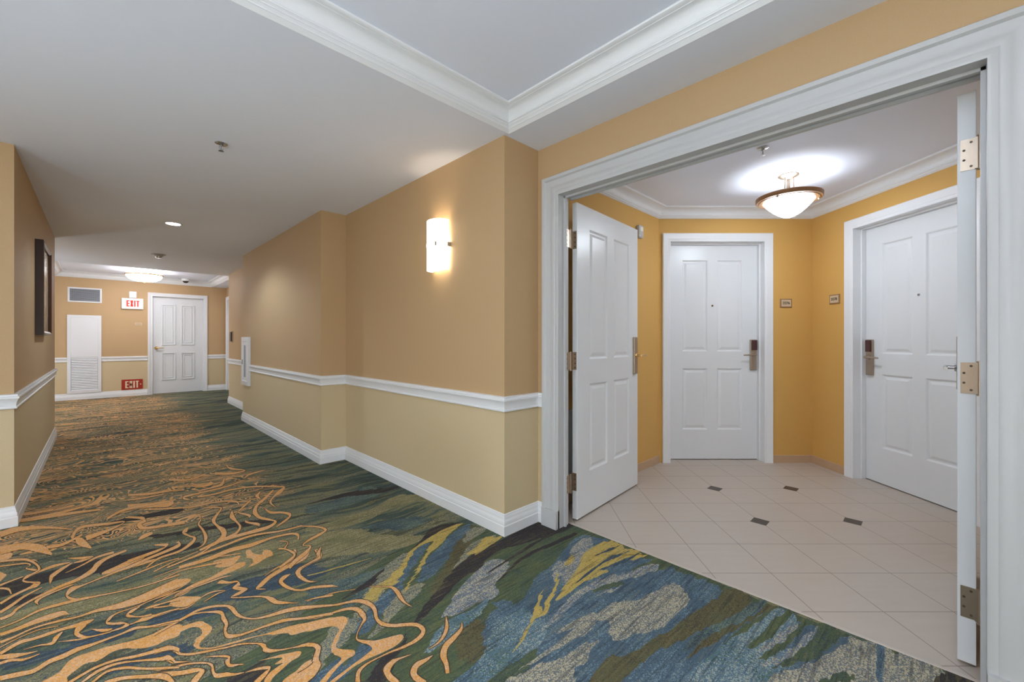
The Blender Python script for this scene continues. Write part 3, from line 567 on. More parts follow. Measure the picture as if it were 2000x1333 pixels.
# ------------------------------------------------------------------ room dimensions
H = 2.462; HF = 2.486
X1, Y1, X2, X4, Y3, Y5, X6, Y7, XL, YL1, YL2, Y8 = 1.7728, 1.8674, 2.0825, 1.5304, 4.194, 7.305, 1.765, 9.525, -.3925, 4.18, 7.62, 12.155
XD = 2.175; YF = 1.916; JL, JR = 1.687, -.114; JT = 2.125
XW, YB = -2.6, -2.6; XR = 2.2
bl, bd = 1.43, 4.106                                  # foyer back wall start
rl, rd = 2.94, 4.106                                  # foyer back right corner
P1 = LD(bl, bd); P1 = (P1[0], YF)
P2 = LD(rl, rd); tilt = math.atan(.05)
RA = -TH-math.pi/2+tilt
RD = Vector((math.cos(RA), math.sin(RA)))
P3 = (P2[0]+RD.x*1.9, P2[1]+RD.y*1.9)
ZS = .80

# floor (carpet) and foyer tiles
mb = MB(); mb.quad((XW, YB, 0), (2.195, YB, 0), (2.195, Y8+.1, 0), (XW, Y8+.1, 0))
add_pattern(mb)
fl = mb.build('floor', ['carpet']+['carpet_'+k for k in sorted(CM, key=CM.get)]); tag(fl, 'dark green and navy corridor carpet with orange swirls', 'floor', kind='structure')
mb = MB()
Finv = Matrix.Rotation(TH, 2)
pts = [(2.196, YB), (2.196, 2.1), (3.95, 2.2), (5.4, .9), (3.9, -1.1), (2.9, YB)]
pts = [tuple(Finv @ Vector(p)) for p in pts]
mb.quad(*[(p[0], p[1], 0) for p in pts])
ft = mb.build('floor', ['tile'], mat=Matrix.Rotation(-TH, 4, 'Z')); tag(ft, 'beige tiled vestibule floor with four small dark tiles', 'floor', kind='structure')
mb = MB(); mb.box((2.188, JR-.02, -.004), (2.203, JL+.02, .004))
tag(mb.build('floor', ['saddle'], bevel=.002), 'beige stone threshold strip between carpet and tiles', 'floor', kind='structure')

# ceilings
def ring_prof(dz=0):
    p = [(0, 0), (.003, 0), (.020, .015), (.023, .015), (.023, .021), (.031, .029), (.034, .029), (.034, .035), (.041, .040), (.044, .040), (.044, .046)]
    for k in range(9):
        a = math.pi/2*k/8; p.append((.046+.048*(1-math.cos(a)), .048+.049*math.sin(a)))
    p += [(.094, .099), (.102, .100), (.112, .107), (.113, .1148), (0, .1148)]
    return [(a, b+dz) for a, b in p]
def ring_prof_b():   # cove bulging the way a crown moulding does, lip at the top
    p = [(0, 0), (.003, 0), (.015, .011), (.018, .011), (.018, .017), (.025, .023), (.028, .023), (.028, .030)]
    for k in range(9):
        a = math.pi/2*k/8; p.append((.030+.055*(1-math.cos(a)), .032+.050*math.sin(a)))
    p += [(.088, .084), (.098, .085), (.100, .092), (.100, .098), (0, .098)]
    return p
holes = [(-1.4, 1.787, -1.6, 1.844), (-.62, 1.924, 9.8, Y8)]
xs = sorted({XW, 2.26} | {h[0] for h in holes} | {h[1] for h in holes}); ys = sorted({YB, Y8+.1} | {h[2] for h in holes} | {h[3] for h in holes})
mb = MB()
for i in range(len(xs)-1):
    for j in range(len(ys)-1):
        cx, cy = (xs[i]+xs[i+1])/2, (ys[j]+ys[j+1])/2
        if any(h[0] < cx < h[1] and h[2] < cy < h[3] for h in holes): continue
        mb.quad((xs[i], ys[j], H), (xs[i+1], ys[j], H), (xs[i+1], ys[j+1], H), (xs[i], ys[j+1], H))
for a, b, c, d in holes:
    z = H+.115
    mb.quad((a, c, z), (b, c, z), (b, d, z), (a, d, z))
    for p, q in (((a, c), (b, c)), ((b, c), (b, d)), ((b, d), (a, d)), ((a, d), (a, c))):
        mb.quad((p[0], p[1], H), (q[0], q[1], H), (q[0], q[1], z), (p[0], p[1], z))
tag(mb.build('ceiling', ['ceil']), 'smooth grey white corridor ceiling with recessed panels', 'ceiling', kind='structure')
mb = MB(); mb.quad(*[(p[0], p[1], HF) for p in [(2.2, YB), (2.2, 2.1), (3.95, 2.2), (5.4, .9), (3.9, -1.1), (2.9, YB)]])
tag(mb.build('ceiling', ['ceil']), 'white vestibule ceiling above the tiled floor', 'ceiling', kind='structure')

ntrim = [0]
def trim(mb, label, mats=('trimwhite',), name=None, mat=None, cat='trim', smooth=True):
    ntrim[0] += 1
    return tag(mb.build(name or 'trim_%d' % ntrim[0], list(mats), mat=mat, smooth=smooth), label, cat, kind='structure')
a, b, c, d = holes[0]
mb = MB(); mb.sweep([(a, c), (b, c), (b, d), (a, d)], ring_prof(H), closed=True)
trim(mb, 'white crown moulding around the recessed ceiling panel in front', cat='moulding')
a, b, c, d = holes[1]
mb = MB(); mb.sweep([(a, c), (b, c), (b, d), (a, d)], ring_prof(H), closed=True)
trim(mb, 'white crown moulding of the ceiling recess at the far end', cat='moulding')
mb = MB(); mb.sweep([(XD, -.55), P3, P2, P1, (XD, YF)], [(o, HF-.098+z) for o, z in ring_prof_b()])
trim(mb, 'white crown moulding around the gold vestibule walls', cat='moulding')

# walls
mb = MB()
mb.prism([(XD, JL+.02), (X2, JL+.02), (X2, Y1), (X1, Y1), (X1, Y3), (X4, Y3), (X4, Y5), (X6, Y5), (X6, Y7), (XD, Y7)], 0, 2.6, 1, ZS, 0)
mb.box((X2, JR-.02, JT+.02), (2.218, JL+.02, 2.6), 0)
mb.prism([(X2, YB), (XD, YB), (XD, JR-.02), (X2, JR-.02)], 0, 2.6, 1, ZS, 0)
mb.prism([(XR, Y7), (2.4, Y7), (2.4, 11.05), (XR, 11.05)], 0, 2.6, 1, ZS, 0)
mb.prism([(XR, 12.03), (2.4, 12.03), (2.4, Y8), (XR, Y8)], 0, 2.6, 1, ZS, 0)
mb.box((XR, 11.05, 2.17), (2.4, 12.03, 2.6), 0)
tag(mb.build('wall_right', ['tan', 'beige']), 'tan over beige stepped corridor wall with chair rail', 'wall', kind='structure')
mb = MB(); mb.prism([(XW, YL1), (XL, YL1), (XL, YL2), (XW, YL2)], 0, 2.6, 1, ZS, 0)
mb.prism([(XW-.1, YB), (XW, YB), (XW, Y8), (XW-.1, Y8)], 0, 2.6, 1, ZS, 0)
tag(mb.build('wall_left', ['tan', 'beige']), 'tan over beige corridor wall carrying the framed picture', 'wall', kind='structure')
mb = MB(); fx0, fx1 = .835, 1.745
mb.prism([(XW, Y8), (fx0-.02, Y8), (fx0-.02, Y8+.12), (XW, Y8+.12)], 0, 2.6, 1, ZS, 0)
mb.prism([(fx1+.02, Y8), (2.4, Y8), (2.4, Y8+.12), (fx1+.02, Y8+.12)], 0, 2.6, 1, ZS, 0)
mb.box((fx0-.02, Y8, 2.185), (fx1+.02, Y8+.12, 2.6), 0)
tag(mb.build('wall_far', ['tan', 'beige']), 'tan over beige wall closing the far end of the corridor', 'wall', kind='structure')
mb = MB(); mb.prism([(XW, YB-.1), (2.24, YB-.1), (2.24, YB), (XW, YB)], 0, 2.6, 1, ZS, 0)
tag(mb.build('wall_back', ['tan', 'beige']), 'tan over beige wall behind the viewer', 'wall', kind='structure')
# vestibule walls
mb = MB(); mb.prism([(XD, YF), (P1[0]+.0, YF), (P1[0]+.06, YF+.12), (XD, YF+.12)], 0, 2.6)
tag(mb.build('wall_foyer_left', ['gold']), 'gold textured vestibule wall behind the open left door', 'wall', kind='structure')
def opening_wall(name, L, a0, a1, top, mat, label):
    mb = MB()
    mb.box((0, 0, 0), (a0, .12, 2.6)); mb.box((a1, 0, 0), (L, .12, 2.6)); mb.box((a0, 0, top), (a1, .12, 2.6))
    return tag(mb.build(name, ['gold'], mat=mat), label, 'wall', kind='structure')
FB = frame(*LD(bl, bd), -TH); FR = frame(P2[0], P2[1], RA)
LB = rl-bl
opening_wall('wall_foyer_back', LB, .113, 1.063, 2.18, FB, 'gold textured vestibule wall around the middle door')
opening_wall('wall_foyer_right', 1.9, .462, 1.412, 2.18, FR, 'gold textured vestibule wall around the right door')
mb = MB(); mb.box((XD, -.67, 0), (P3[0], -.55, 2.6))
tag(mb.build('wall_foyer_front', ['gold']), 'gold vestibule wall behind the open right door', 'wall', kind='structure')

# baseboards / chair rails
bprof = [(0, 0), (.018, 0), (.018, .060), (.0145, .064), (.0145, .086), (.011, .091), (.0085, .104), (.0085, .110), (.005, .116), (.005, .127), (0, .130)]
rprof = [(0, .757), (.009, .757), (.014, .761), (.014, .769), (.0095, .773), (.011, .795), (.018, .818), (.024, .826), (.024, .836), (.017, .839), (.017, .850), (0, .853)]
def runs(kind, prof, paths, label, name):
    mb = MB()
    for p in paths: mb.sweep(p, prof)
    return trim(mb, label, name=name, cat=kind)
R1 = [(X2, JL+.122), (X2, Y1), (X1, Y1), (X1, Y3), (X4, Y3), (X4, Y5), (X6, Y5), (X6, Y7), (XR, Y7), (XR, 10.93)]
R2 = [(XR, 12.12), (XR, Y8), (fx1+.085, Y8)]
R3 = [(fx0-.085, Y8), (XW, Y8), (XW, YL2), (XL, YL2), (XL, YL1), (XW, YL1), (XW, YB), (X2, YB), (X2, JR-.122)]
runs('baseboard', bprof, [R1], 'white stepped baseboard along the sconce wall', 'baseboard_right')
runs('baseboard', bprof, [R2, R3], 'white baseboard along the picture wall and far wall', 'baseboard_left')
runs('chair rail', rprof, [R1], 'white chair rail running along the sconce wall', None)
runs('chair rail', rprof, [R2, [R3[0], (.030, Y8)], [(-.462, Y8)]+R3[1:]], 'white chair rail below the framed picture and on the far wall', None)
tprof = [(0, 0), (.009, 0), (.009, .070), (.006, .074), (0, .074)]
mb = MB()
mb.sweep([P1, (XD, YF)], tprof)
q = FR @ Vector((.392, 0, 0)); qb = FB @ Vector((1.123, 0, 0))
mb.sweep([(q.x, q.y), P2, (qb.x, qb.y)], tprof)
q = FR @ Vector((1.482, 0, 0)); mb.sweep([(XD, -.55), P3, (q.x, q.y)], tprof)
trim(mb, 'tan tile baseboard around the vestibule', ['basetile'], name='baseboard_foyer', cat='baseboard', smooth=False)

# double doorway casing: local frame looking from the corridor: x = -Y, y = +X
FD = frame(X2, 0, -math.pi/2)
cprof = [(0, 0), (0, .012), (.010, .016), (.024, .014), (.030, .018), (.052, .020), (.060, .016), (.070, .017), (.092, .022), (.100, .032), (.118, .034), (.122, .028), (.122, 0)]
def casing(x0, x1, top, prof, name='casing', parent=None, label=None, mat=None, depth=.12, stop=True, flip=False, zb=0., jt=.018, hd=0):
    mb = MB()
    mb.sweep([(x1, zb), (x1, top), (x0, top), (x0, zb)], [(-o, u) for o, u in prof], plane='xz')
    mb.box((x0-jt, -.001, zb), (x0, depth, top+jt)); mb.box((x1, -.001, zb), (x1+jt, depth, top+jt)); mb.box((x0, -.001, top), (x1, hd or depth, top+jt))
    if stop:
        s0, s1 = stop if isinstance(stop, tuple) else (depth-.055, depth-.042)
        for bx in (((x0, s0, zb), (x0+.012, s1, top)), ((x1-.012, s0, zb), (x1, s1, top)), ((x0, s0, top-.012), (x1, s1, top))): mb.box(*bx)
    return mb
mb = casing(-JL, -JR, JT, cprof, depth=.0925, stop=(.045, .062), hd=.136)
mb.box((-JL, .105, JT-.012), (-JR, .12, JT))
# plinth blocks
mb.box((-JL-.123, -.035, 0), (-JL+.0, -.001, .115)); mb.box((-JR, -.035, 0), (-JR+.123, -.001, .115))
trim(mb, 'wide white moulded casing of the open double doorway', ['white'], mat=FD, cat='door casing')

# ------------------------------------------------------------------ doors
def leaf_mesh(wd, ht, t=.044, panels=None, applied=False):
    mb = MB()
    st = .155*wd/.918; mu = .094*wd/.918; pw = (wd-2*st-mu)/2
    xs = [0, st, st+pw, st+pw+mu, st+2*pw+mu, wd]
    zs = [0] + [z*ht/2.15 for z in (.293, .911, 1.079, 1.998)] + [ht]
    prof = [(0, 0), (.004, .001), (.014, .010), (.024, .010), (.044, .0035)] if not applied else [(0, 0), (.003, -.014), (.020, -.014), (.024, .006), (.05, .006), (.054, -.006), (.064, -.006), (.068, .004)]
    for side in (0, 1):
        f = (lambda x, y, z: (x, y, z)) if side == 0 else (lambda x, y, z: (x, t-y, z))
        for i in range(5):
            for j in range(5):
                x0, x1, z0, z1 = xs[i], xs[i+1], zs[j], zs[j+1]
                if i in (1, 3) and j in (1, 3):
                    for k in range(len(prof)-1):
                        (a, da), (b, db) = prof[k], prof[k+1]
                        A = [(x0+a, z0+a), (x1-a, z0+a), (x1-a, z1-a), (x0+a, z1-a)]; B = [(x0+b, z0+b), (x1-b, z0+b), (x1-b, z1-b), (x0+b, z1-b)]
                        for q in range(4):
                            r = (q+1) % 4
                            mb.quad(f(A[q][0], da, A[q][1]), f(A[r][0], da, A[r][1]), f(B[r][0], db, B[r][1]), f(B[q][0], db, B[q][1]))
                    a, da = prof[-1]; mb.quad(f(x0+a, da, z0+a), f(x1-a, da, z0+a), f(x1-a, da, z1-a), f(x0+a, da, z1-a))
                else: mb.quad(f(x0, 0, z0), f(x1, 0, z0), f(x1, 0, z1), f(x0, 0, z1))
    # edge faces, split to the same grid so that the shell is closed
    for j in range(5):
        mb.quad((0, 0, zs[j]), (0, t, zs[j]), (0, t, zs[j+1]), (0, 0, zs[j+1])); mb.quad((wd, 0, zs[j]), (wd, t, zs[j]), (wd, t, zs[j+1]), (wd, 0, zs[j+1]))
    for i in range(5):
        mb.quad((xs[i], 0, 0), (xs[i+1], 0, 0), (xs[i+1], t, 0), (xs[i], t, 0)); mb.quad((xs[i], 0, ht), (xs[i+1], 0, ht), (xs[i+1], t, ht), (xs[i], t, ht))
    return mb
def L(mat, x, y, z): return mat @ Matrix.Translation((x, y, z))
def child(mb, name, mats, par, bevel=0, smooth=False, loc=None):
    o = mb.build(name, mats, bevel=bevel, smooth=smooth); o.parent = par
    if loc: o.location = loc
    return o

sprof = [(0, 0), (0, .010), (.008, .014), (.022, .012), (.028, .016), (.050, .018), (.058, .022), (.074, .024), (.080, .018), (.080, 0)]
def lock(par, x, z, s, y=0):
    """card lock: plate centre x, s = +1 lever points to +x"""
    mb = MB(); mb.box((x-.032, y-.020, z-.155), (x+.032, y, z+.15)); lk = child(mb, 'lock', ['brass'], par, bevel=.006)
    mb = MB(); mb.box((x-.024, y-.032, z+.045), (x+.030 if s < 0 else x+.024, y-.019, z+.146)); child(mb, 'card_reader', ['reader'], lk, bevel=.004)
    mb = MB(); mb.tube((x, y-.018, z+.0), (x, y-.058, z+.0), .011); mb.tube((x, y-.054, z), (x+s*.115, y-.050, z-.004), .009, .006)
    mb.lathe([(0, -.0), (.02, 0), (.02, .004), (0, .006)], (0, 0, 0), 16) if False else None
    mb.tube((x, y-.02, z), (x, y-.028, z), .022, .018, 20); child(mb, 'handle', ['brass'], lk, smooth=True)
    return lk
def hotel_door(n, mat, x0, x1, top, rec, lockside, label):
    e = empty('door_%d' % n, mat); tag(e, label, 'door', kind='structure')
    mb = casing(x0, x1, top, sprof, depth=.12, stop=(.062, .098)); o = child(mb, 'door_frame', ['trimwhite'], e, smooth=True)
    wd = x1-x0-.006
    lf = child(leaf_mesh(wd, top-.018, .044), 'door_leaf', ['door'], e, loc=(x0+.003, rec, .008))
    lx = (x1-.055) if lockside > 0 else (x0+.058)
    lock(e, lx, 1.055, -lockside, rec)
    mb = MB(); mb.tube(((x0+x1)/2, rec-.005, 1.545), ((x0+x1)/2, rec+.002, 1.545), .010, .010, 20); mb.tube(((x0+x1)/2, rec-.006, 1.545), ((x0+x1)/2, rec-.004, 1.545), .0045, .0045, 16, m=1)
    child(mb, 'peephole', ['chrome', 'dark'], e, smooth=True)
    return e
hotel_door(1, FB, .120, 1.040, 2.165, .10, 1, 'closed white four panel door facing straight out of the vestibule')
hotel_door(2, FR, .474, 1.394, 2.165, .10, -1, 'closed white four panel door in the right vestibule wall')

# far door
FF = frame(0, Y8, 0)
e = empty('door_3', FF); tag(e, 'closed white panelled door beside the red exit signs at the far end', 'door', kind='structure')
child(casing(fx0, fx1, 2.17, sprof, depth=.12, stop=(.062, .098)), 'door_frame', ['trimwhite'], e, smooth=True)
child(leaf_mesh(fx1-fx0-.006, 2.15, .044, applied=True), 'door_leaf', ['door'], e, loc=(fx0+.003, .06, .008))
mb = MB(); mb.lathe([(0, 0), (.032, 0), (.034, .006), (.03, .012), (0, .014)], seg=24)
mb2 = MB(); hx, hz = fx0+.065, 1.025
mb2.tube((hx, .06, hz), (hx, .048, hz), .034, .030, 24); mb2.tube((hx, .05, hz), (hx, .005, hz), .011); mb2.tube((hx, .008, hz), (hx+.06, .004, hz+.004), .011, .009); mb2.tube((hx+.06, .004, hz+.004), (hx+.125, .01, hz-.004), .009, .006)
child(mb2, 'handle', ['gold_brass'], e, smooth=True)
# door in the short right wall at the far end
FX = frame(XR, 0, -math.pi/2)
e = empty('door_4', FX); tag(e, 'white door frame seen edge on past the far end of the sconce wall', 'door', kind='structure')
child(casing(-12.02, -11.06, 2.16, sprof, depth=.12, stop=(.062, .098)), 'door_frame', ['trimwhite'], e, smooth=True)
child(leaf_mesh(.954, 2.14, .044), 'door_leaf', ['door'], e, loc=(-12.017, .06, .008))
mb = MB(); mb.tube((-11.14, .06, 1.02), (-11.14, .012, 1.02), .011); mb.tube((-11.14, .014, 1.02), (-11.26, .014, 1.02), .009, .006); child(mb, 'handle', ['gold_brass'], e, smooth=True)

# open double doors
def hinge(par, hx, hy, z, fy, jx, jy):
    """knuckle at (hx, hy); plate on the door edge (x=0 plane from y=0..t) and on the jamb"""
    mb = MB(); mb.tube((hx, hy, z-.058), (hx, hy, z+.058), .0065, seg=14)
    for k in (-.062, .058): mb.tube((hx, hy, z+k), (hx, hy, z+k+.004), .0085, seg=14)
    mb.box((-.003, fy[0], z-.057), (.0, fy[1], z+.057))
    mb.box(*jx); 
    for dz in (-.044, -.018, .018, .044):
        yy = (fy[0]+fy[1])/2 + (.010 if abs(dz) < .03 else -.008)
        mb.tube((-.0032, yy, z+dz), (-.0036, yy, z+dz), .0042, seg=10, m=1)
    return child(mb, 'hinge', ['brass', 'ink'], par)
def open_leaf(n, px, py, ang, wd, t, mirror, label, levery):
    # local x runs along the leaf away from the hinge, local y across its thickness
    e = empty('door_%d' % n, frame(px, py, ang)); tag(e, label, 'door', kind='structure')
    child(leaf_mesh(wd, 2.10, t), 'door_leaf', ['door'], e, bevel=.002, loc=(0, 0, .012))
    return e
# left leaf: hinge edge at (2.243..2.246, 1.67..1.70), runs towards (3.17, 1.74)
aL = math.atan2(.071, .94)
e5 = open_leaf(5, 2.248, 1.670, aL, .925, .038, False, 'white panelled door leaf standing open against the left side of the doorway', 0)
def world_hinge(par, path, knuckle, z, screws):
    """thin plates along the path of room points, a knuckle and screw heads"""
    inv = par.matrix_world.inverted(); mb = MB()
    for (a, b) in zip(path[:-1], path[1:]):
        d = Vector((b[0]-a[0], b[1]-a[1])).normalized(); n = Vector((-d.y, d.x))*.0014
        mb.prism([(a[0]-n.x, a[1]-n.y), (b[0]-n.x, b[1]-n.y), (b[0]+n.x, b[1]+n.y), (a[0]+n.x, a[1]+n.y)], z-.058, z+.058)
    mb.tube((*knuckle, z-.058), (*knuckle, z+.058), .006, seg=14)
    for k in (-.063, .058): mb.tube((*knuckle, z+k), (*knuckle, z+k+.005), .0078, seg=14)
    for (p, nrm) in screws:
        for dz in (-.044, -.016, .016, .044):
            mb.tube((p[0], p[1], z+dz), (p[0]+nrm[0]*.003, p[1]+nrm[1]*.003, z+dz), .0042, seg=10, m=1)
    mb.v = [tuple(inv @ Vector(v)) for v in mb.v]
    return child(mb, 'hinge', ['brass', 'ink'], par)
bpy.context.view_layer.update()
for z in (.26, 1.062, 1.864):
    world_hinge(e5, [(2.140, 1.6855), (2.196, 1.6900), (2.204, 1.694), (2.2425, 1.706), (2.2455, 1.674)], (2.200, 1.688), z, [((2.2435, 1.684), (-1, 0)), ((2.156, 1.6862), (0, -1))])
mb = MB(); mb.box((.835, -.016, .925), (.895, .001, 1.225)); lk = child(mb, 'lock', ['brass'], e5, bevel=.005)
mb = MB(); mb.tube((.872, -.015, 1.075), (.872, -.055, 1.075), .010); mb.tube((.872, -.052, 1.075), (.99, -.046, 1.075), .009, .007); mb.tube((.872, -.015, 1.075), (.872, -.022, 1.075), .021, .018, 18)
child(mb, 'handle', ['gold_brass'], lk, smooth=True)
mb = MB(); mb.box((.925, .008, .2), (.9275, .03, 2.0)); child(mb, 'edge_guard', ['chrome'], e5)
# right leaf: mirrored, hinge edge at (2.270, -.048 .. -.099)
aR = math.atan2(-.030, .9)
e6 = open_leaf(6, 2.274, -.099, aR, .90, .048, True, 'white door leaf standing open edge on at the right jamb', 0)
for z in (.236, 1.061, 1.881):
    hinge(e6, -.006, -.008, z, (.002, .040), ((-.012, -.014, z-.057), (-.002, .004, z+.057)), None)
    world_hinge(e6, [(2.150, JR+.0015), (2.262, JR+.0035)], (2.262, JR+.006), z, [])
mb = MB(); mb.box((.815, .047, .95), (.875, .060, 1.22)); lk = child(mb, 'lock', ['chrome'], e6, bevel=.004)
mb = MB(); mb.tube((.845, .058, 1.06), (.845, .105, 1.06), .010); mb.tube((.845, .100, 1.06), (.73, .096, 1.058), .009, .008); mb.tube((.845, .058, 1.06), (.845, .067, 1.06), .022, .019, 18)
child(mb, 'handle', ['chrome'], lk, smooth=True)

# ------------------------------------------------------------------ vestibule fittings
def text(par, s, size, loc, mat, rot=(math.pi/2, 0, 0), name='number', ext=.0008, sx=1):
    cu = bpy.data.curves.new(name, 'FONT'); cu.body = s; cu.size = size; cu.align_x = 'CENTER'; cu.align_y = 'CENTER'; cu.extrude = ext; cu.offset = size*.012
    cu.materials.append(M[mat]); tmp = bpy.data.objects.new('tmp', cu); C.objects.link(tmp); bpy.context.view_layer.update()
    me = bpy.data.meshes.new_from_object(tmp.evaluated_get(bpy.context.evaluated_depsgraph_get())); bpy.data.objects.remove(tmp)
    o = bpy.data.objects.new(name, me); C.objects.link(o); o.parent = par; o.location = loc; o.rotation_euler = rot; o.scale = (sx, 1, 1); return o
def plaque(mat, s, label):
    e = empty('room_number_sign', mat); tag(e, label, 'sign', 'room number signs beside the vestibule doors')
    mb = MB(); mb.box((-.058, -.008, -.043), (.058, 0, .043)); pl = child(mb, 'plate', ['plaque'], e, bevel=.003)
    mb = MB(); mb.box((-.047, -.0095, -.033), (.047, -.008, .033)); child(mb, 'plate_face', ['plaqueface'], e, bevel=.001)
    text(e, s, .034, (0, -.0105, .0), 'ink')
plaque(L(FB, 2.682-bl, 0, 1.562), '2276', 'small bronze number sign on the wall beside the middle door')
plaque(L(FR, .275, 0, 1.575), '2278', 'small bronze number sign on the wall by the right door frame')

def semi_flush(x, y, ztop, zr, r, depth, bowl, names, rimw=.035, ring='bronze', metal='brass', ribs=0, pan=0, band=.014, cone=False):
    e = empty('ceiling_lamp', Matrix.Translation((x, y, ztop))); tag(e, *names)
    z = zr-ztop
    mb = MB(); mb.lathe([(0, 0), (.068, 0), (.070, -.006), (.062, -.014), (.045, -.020), (.02, -.034), (0, -.036)], seg=36); child(mb, 'canopy', [metal], e, smooth=True)
    for k in range(3):
        a = 2*math.pi*k/3+.5; mb = MB(); mb.tube((.035*math.cos(a), .035*math.sin(a), -.01), (.035*math.cos(a), .035*math.sin(a), z+.012), .0045); child(mb, 'rod', [metal], e, smooth=True)
    mb = MB(); mb.tube((0, 0, -.02), (0, 0, z), .011, .013, 16); child(mb, 'stem', [metal], e, smooth=True)
    mb = MB(); mb.lathe([(r-rimw, -.006), (r-rimw*.45, -.004), (r-rimw*.42, -.001), (r-.004, 0), (r, .004), (r+.002, band), (r-.006, band+.004), (r-.012, band+.004), (r-rimw, .004), (r-rimw, -.006)], (0, 0, z), 64); rg = child(mb, 'ring', [ring], e, smooth=True)
    for k in range(3):
        a = 2*math.pi*k/3+.9; mb = MB(); mb.lathe([(0, -.012), (.006, -.010), (.008, -.004), (.006, 0)], ((r-rimw*.5)*math.cos(a), (r-rimw*.5)*math.sin(a), z-.004), 10); child(mb, 'knob', [metal], rg, smooth=True)
    R = r-rimw+.002; p = []
    for k in range(15):
        a = math.pi/2*k/14; p.append((R*math.cos(a)**.85 if k < 14 else 0, -.004-depth*math.sin(a)))
    if cone: p = [(R*(1-k/14), -.004-depth*(1-(1-k/14)**1.75)) for k in range(15)]
    mb = MB(); mb.lathe(p, (0, 0, z), 64); child(mb, 'bowl', [bowl], e, smooth=True)
    if pan:
        mb = MB(); mb.lathe([(0, .006), (pan, .002), (pan, .006), (0, .010)], (0, 0, z), 48); child(mb, 'light_block_pan', ['white'], e, smooth=True)  # disc added to hold back the bowl's light from the ceiling
    if ribs:
        for k in range(ribs):
            a = 2*math.pi*k/ribs+.35; mb = MB()
            for (r0, z0), (r1, z1) in zip(p[:-1], p[1:]): mb.tube((r0*math.cos(a), r0*math.sin(a), z+z0-.003), (r1*math.cos(a), r1*math.sin(a), z+z1-.003), .004, seg=6)
            child(mb, 'rib', [ring], e, smooth=True)
        mb = MB(); mb.lathe([(0, -.03), (.008, -.026), (.012, -.016), (.008, -.006), (.016, 0)], (0, 0, z-depth-.002), 14); child(mb, 'finial', [metal], e, smooth=True)
    return e
LX, LY = LD(2.155, 3.265)
semi_flush(LX, LY, HF, 2.287, .222, .128, 'bowl', ('bronze rimmed bowl lamp hanging from the vestibule ceiling', 'ceiling lamp', 'bowl ceiling lamps'), rimw=.050, pan=.15, band=.030, cone=True)
lamp('vestibule_glow', 'POINT', (LX, LY, 2.37), 1.3, radius=.05)
FLX, FLY = .632, 11.0
semi_flush(FLX, FLY, H+.115, 2.478, .292, .12, 'bowlfar', ('wide shallow brass rimmed bowl lamp at the far end of the corridor', 'ceiling lamp', 'bowl ceiling lamps'), rimw=.02, ring='gold_brass', metal='gold_brass', ribs=6, pan=.2)
lamp('far_glow', 'POINT', (FLX, FLY, 2.525), 10, radius=.04)
# recess and side corridor lamps out of the picture; two lobby lamps added for fill
for i, (x, y, zt, ww) in enumerate(((.35, .30, H+.115, 12), (-1.8, 2.5, H, 5), (-1.8, -.6, H, 8), (-1.5, 9.3, H, 22))):
    semi_flush(x, y, zt, 2.25, .26, .13, 'bowlnear', (('bronze rimmed bowl lamp in the recess above the viewer', 'added bronze rimmed fill lamp in the lobby beside the picture wall', 'added bronze rimmed fill lamp in the lobby behind the viewer', 'bronze rimmed bowl lamp in the side corridor past the picture wall')[i], 'ceiling lamp', 'bowl ceiling lamps'))
    lamp('near_glow', 'POINT', (x, y, 2.34), ww, radius=.05)

def sprinkler(x, y, z, label, white=False):
    e = empty('sprinkler_head', Matrix.Translation((x, y, z))); tag(e, label, 'sprinkler', 'fire sprinkler heads in the ceilings')
    mb = MB(); mb.lathe([(0, 0), (.034, 0), (.036, -.003), (.028, -.010), (.012, -.012), (.012, -.004), (0, -.004)], seg=28); child(mb, 'escutcheon', ['chrome'], e, smooth=True)
    mb = MB(); mb.tube((0, 0, -.006), (0, 0, -.016), .009); mb.tube((0, 0, -.016), (0, 0, -.042), .004)
    for s in (-1, 1): mb.tube((s*.009, 0, -.022), (s*.012, 0, -.036), .002); mb.tube((s*.012, 0, -.036), (0, 0, -.048), .002)
    child(mb, 'nozzle', ['chrome'], e, smooth=True)
    mb = MB(); mb.lathe([(0, -.048), (.015, -.048), (.016, -.050), (0, -.051)], seg=20); child(mb, 'deflector', ['chrome'], e, smooth=True)
sprinkler(.556, 3.222, H, 'chrome sprinkler head in the corridor ceiling near the recessed panel')
sprinkler(3.16, .82, HF, 'chrome sprinkler head in the vestibule ceiling before the bowl lamp')
e = empty('smoke_detector', Matrix.Translation((.62, 8.04, H))); tag(e, 'round smoke detector in the corridor ceiling before the far lamp', 'smoke detector')
mb = MB(); mb.lathe([(0, 0), (.085, 0), (.086, -.008), (.06, -.014), (.05, -.030), (0, -.032)], seg=32); child(mb, 'base', ['detector'], e, smooth=True)
mb = MB(); mb.lathe([(.042, -.030), (.040, -.046), (.03, -.052), (0, -.053)], seg=28); child(mb, 'sensor_cap', ['chrome'], e, smooth=True)

# recessed downlight
e = empty('recessed_downlight', Matrix.Translation((.57, 5.82, H))); tag(e, 'round white recessed downlight in the corridor ceiling', 'downlight')
mb = MB(); mb.lathe([(.062, .0), (.078, -.004), (.084, -.001), (.084, 0.0)], seg=40); child(mb, 'trim_ring', ['white'], e, smooth=True)
mb = MB(); mb.lathe([(0, -.0015), (.064, -.0015)], seg=40); child(mb, 'lens', ['down'], e)
def spot(name, x, y, watts, size=2.6, blend=.45, z=H-.01):
    o = lamp(name, 'SPOT', (x, y, z), watts, radius=.05, spot_size=size, spot_blend=blend); return o
spot('downlight_beam', .57, 5.82, 75)

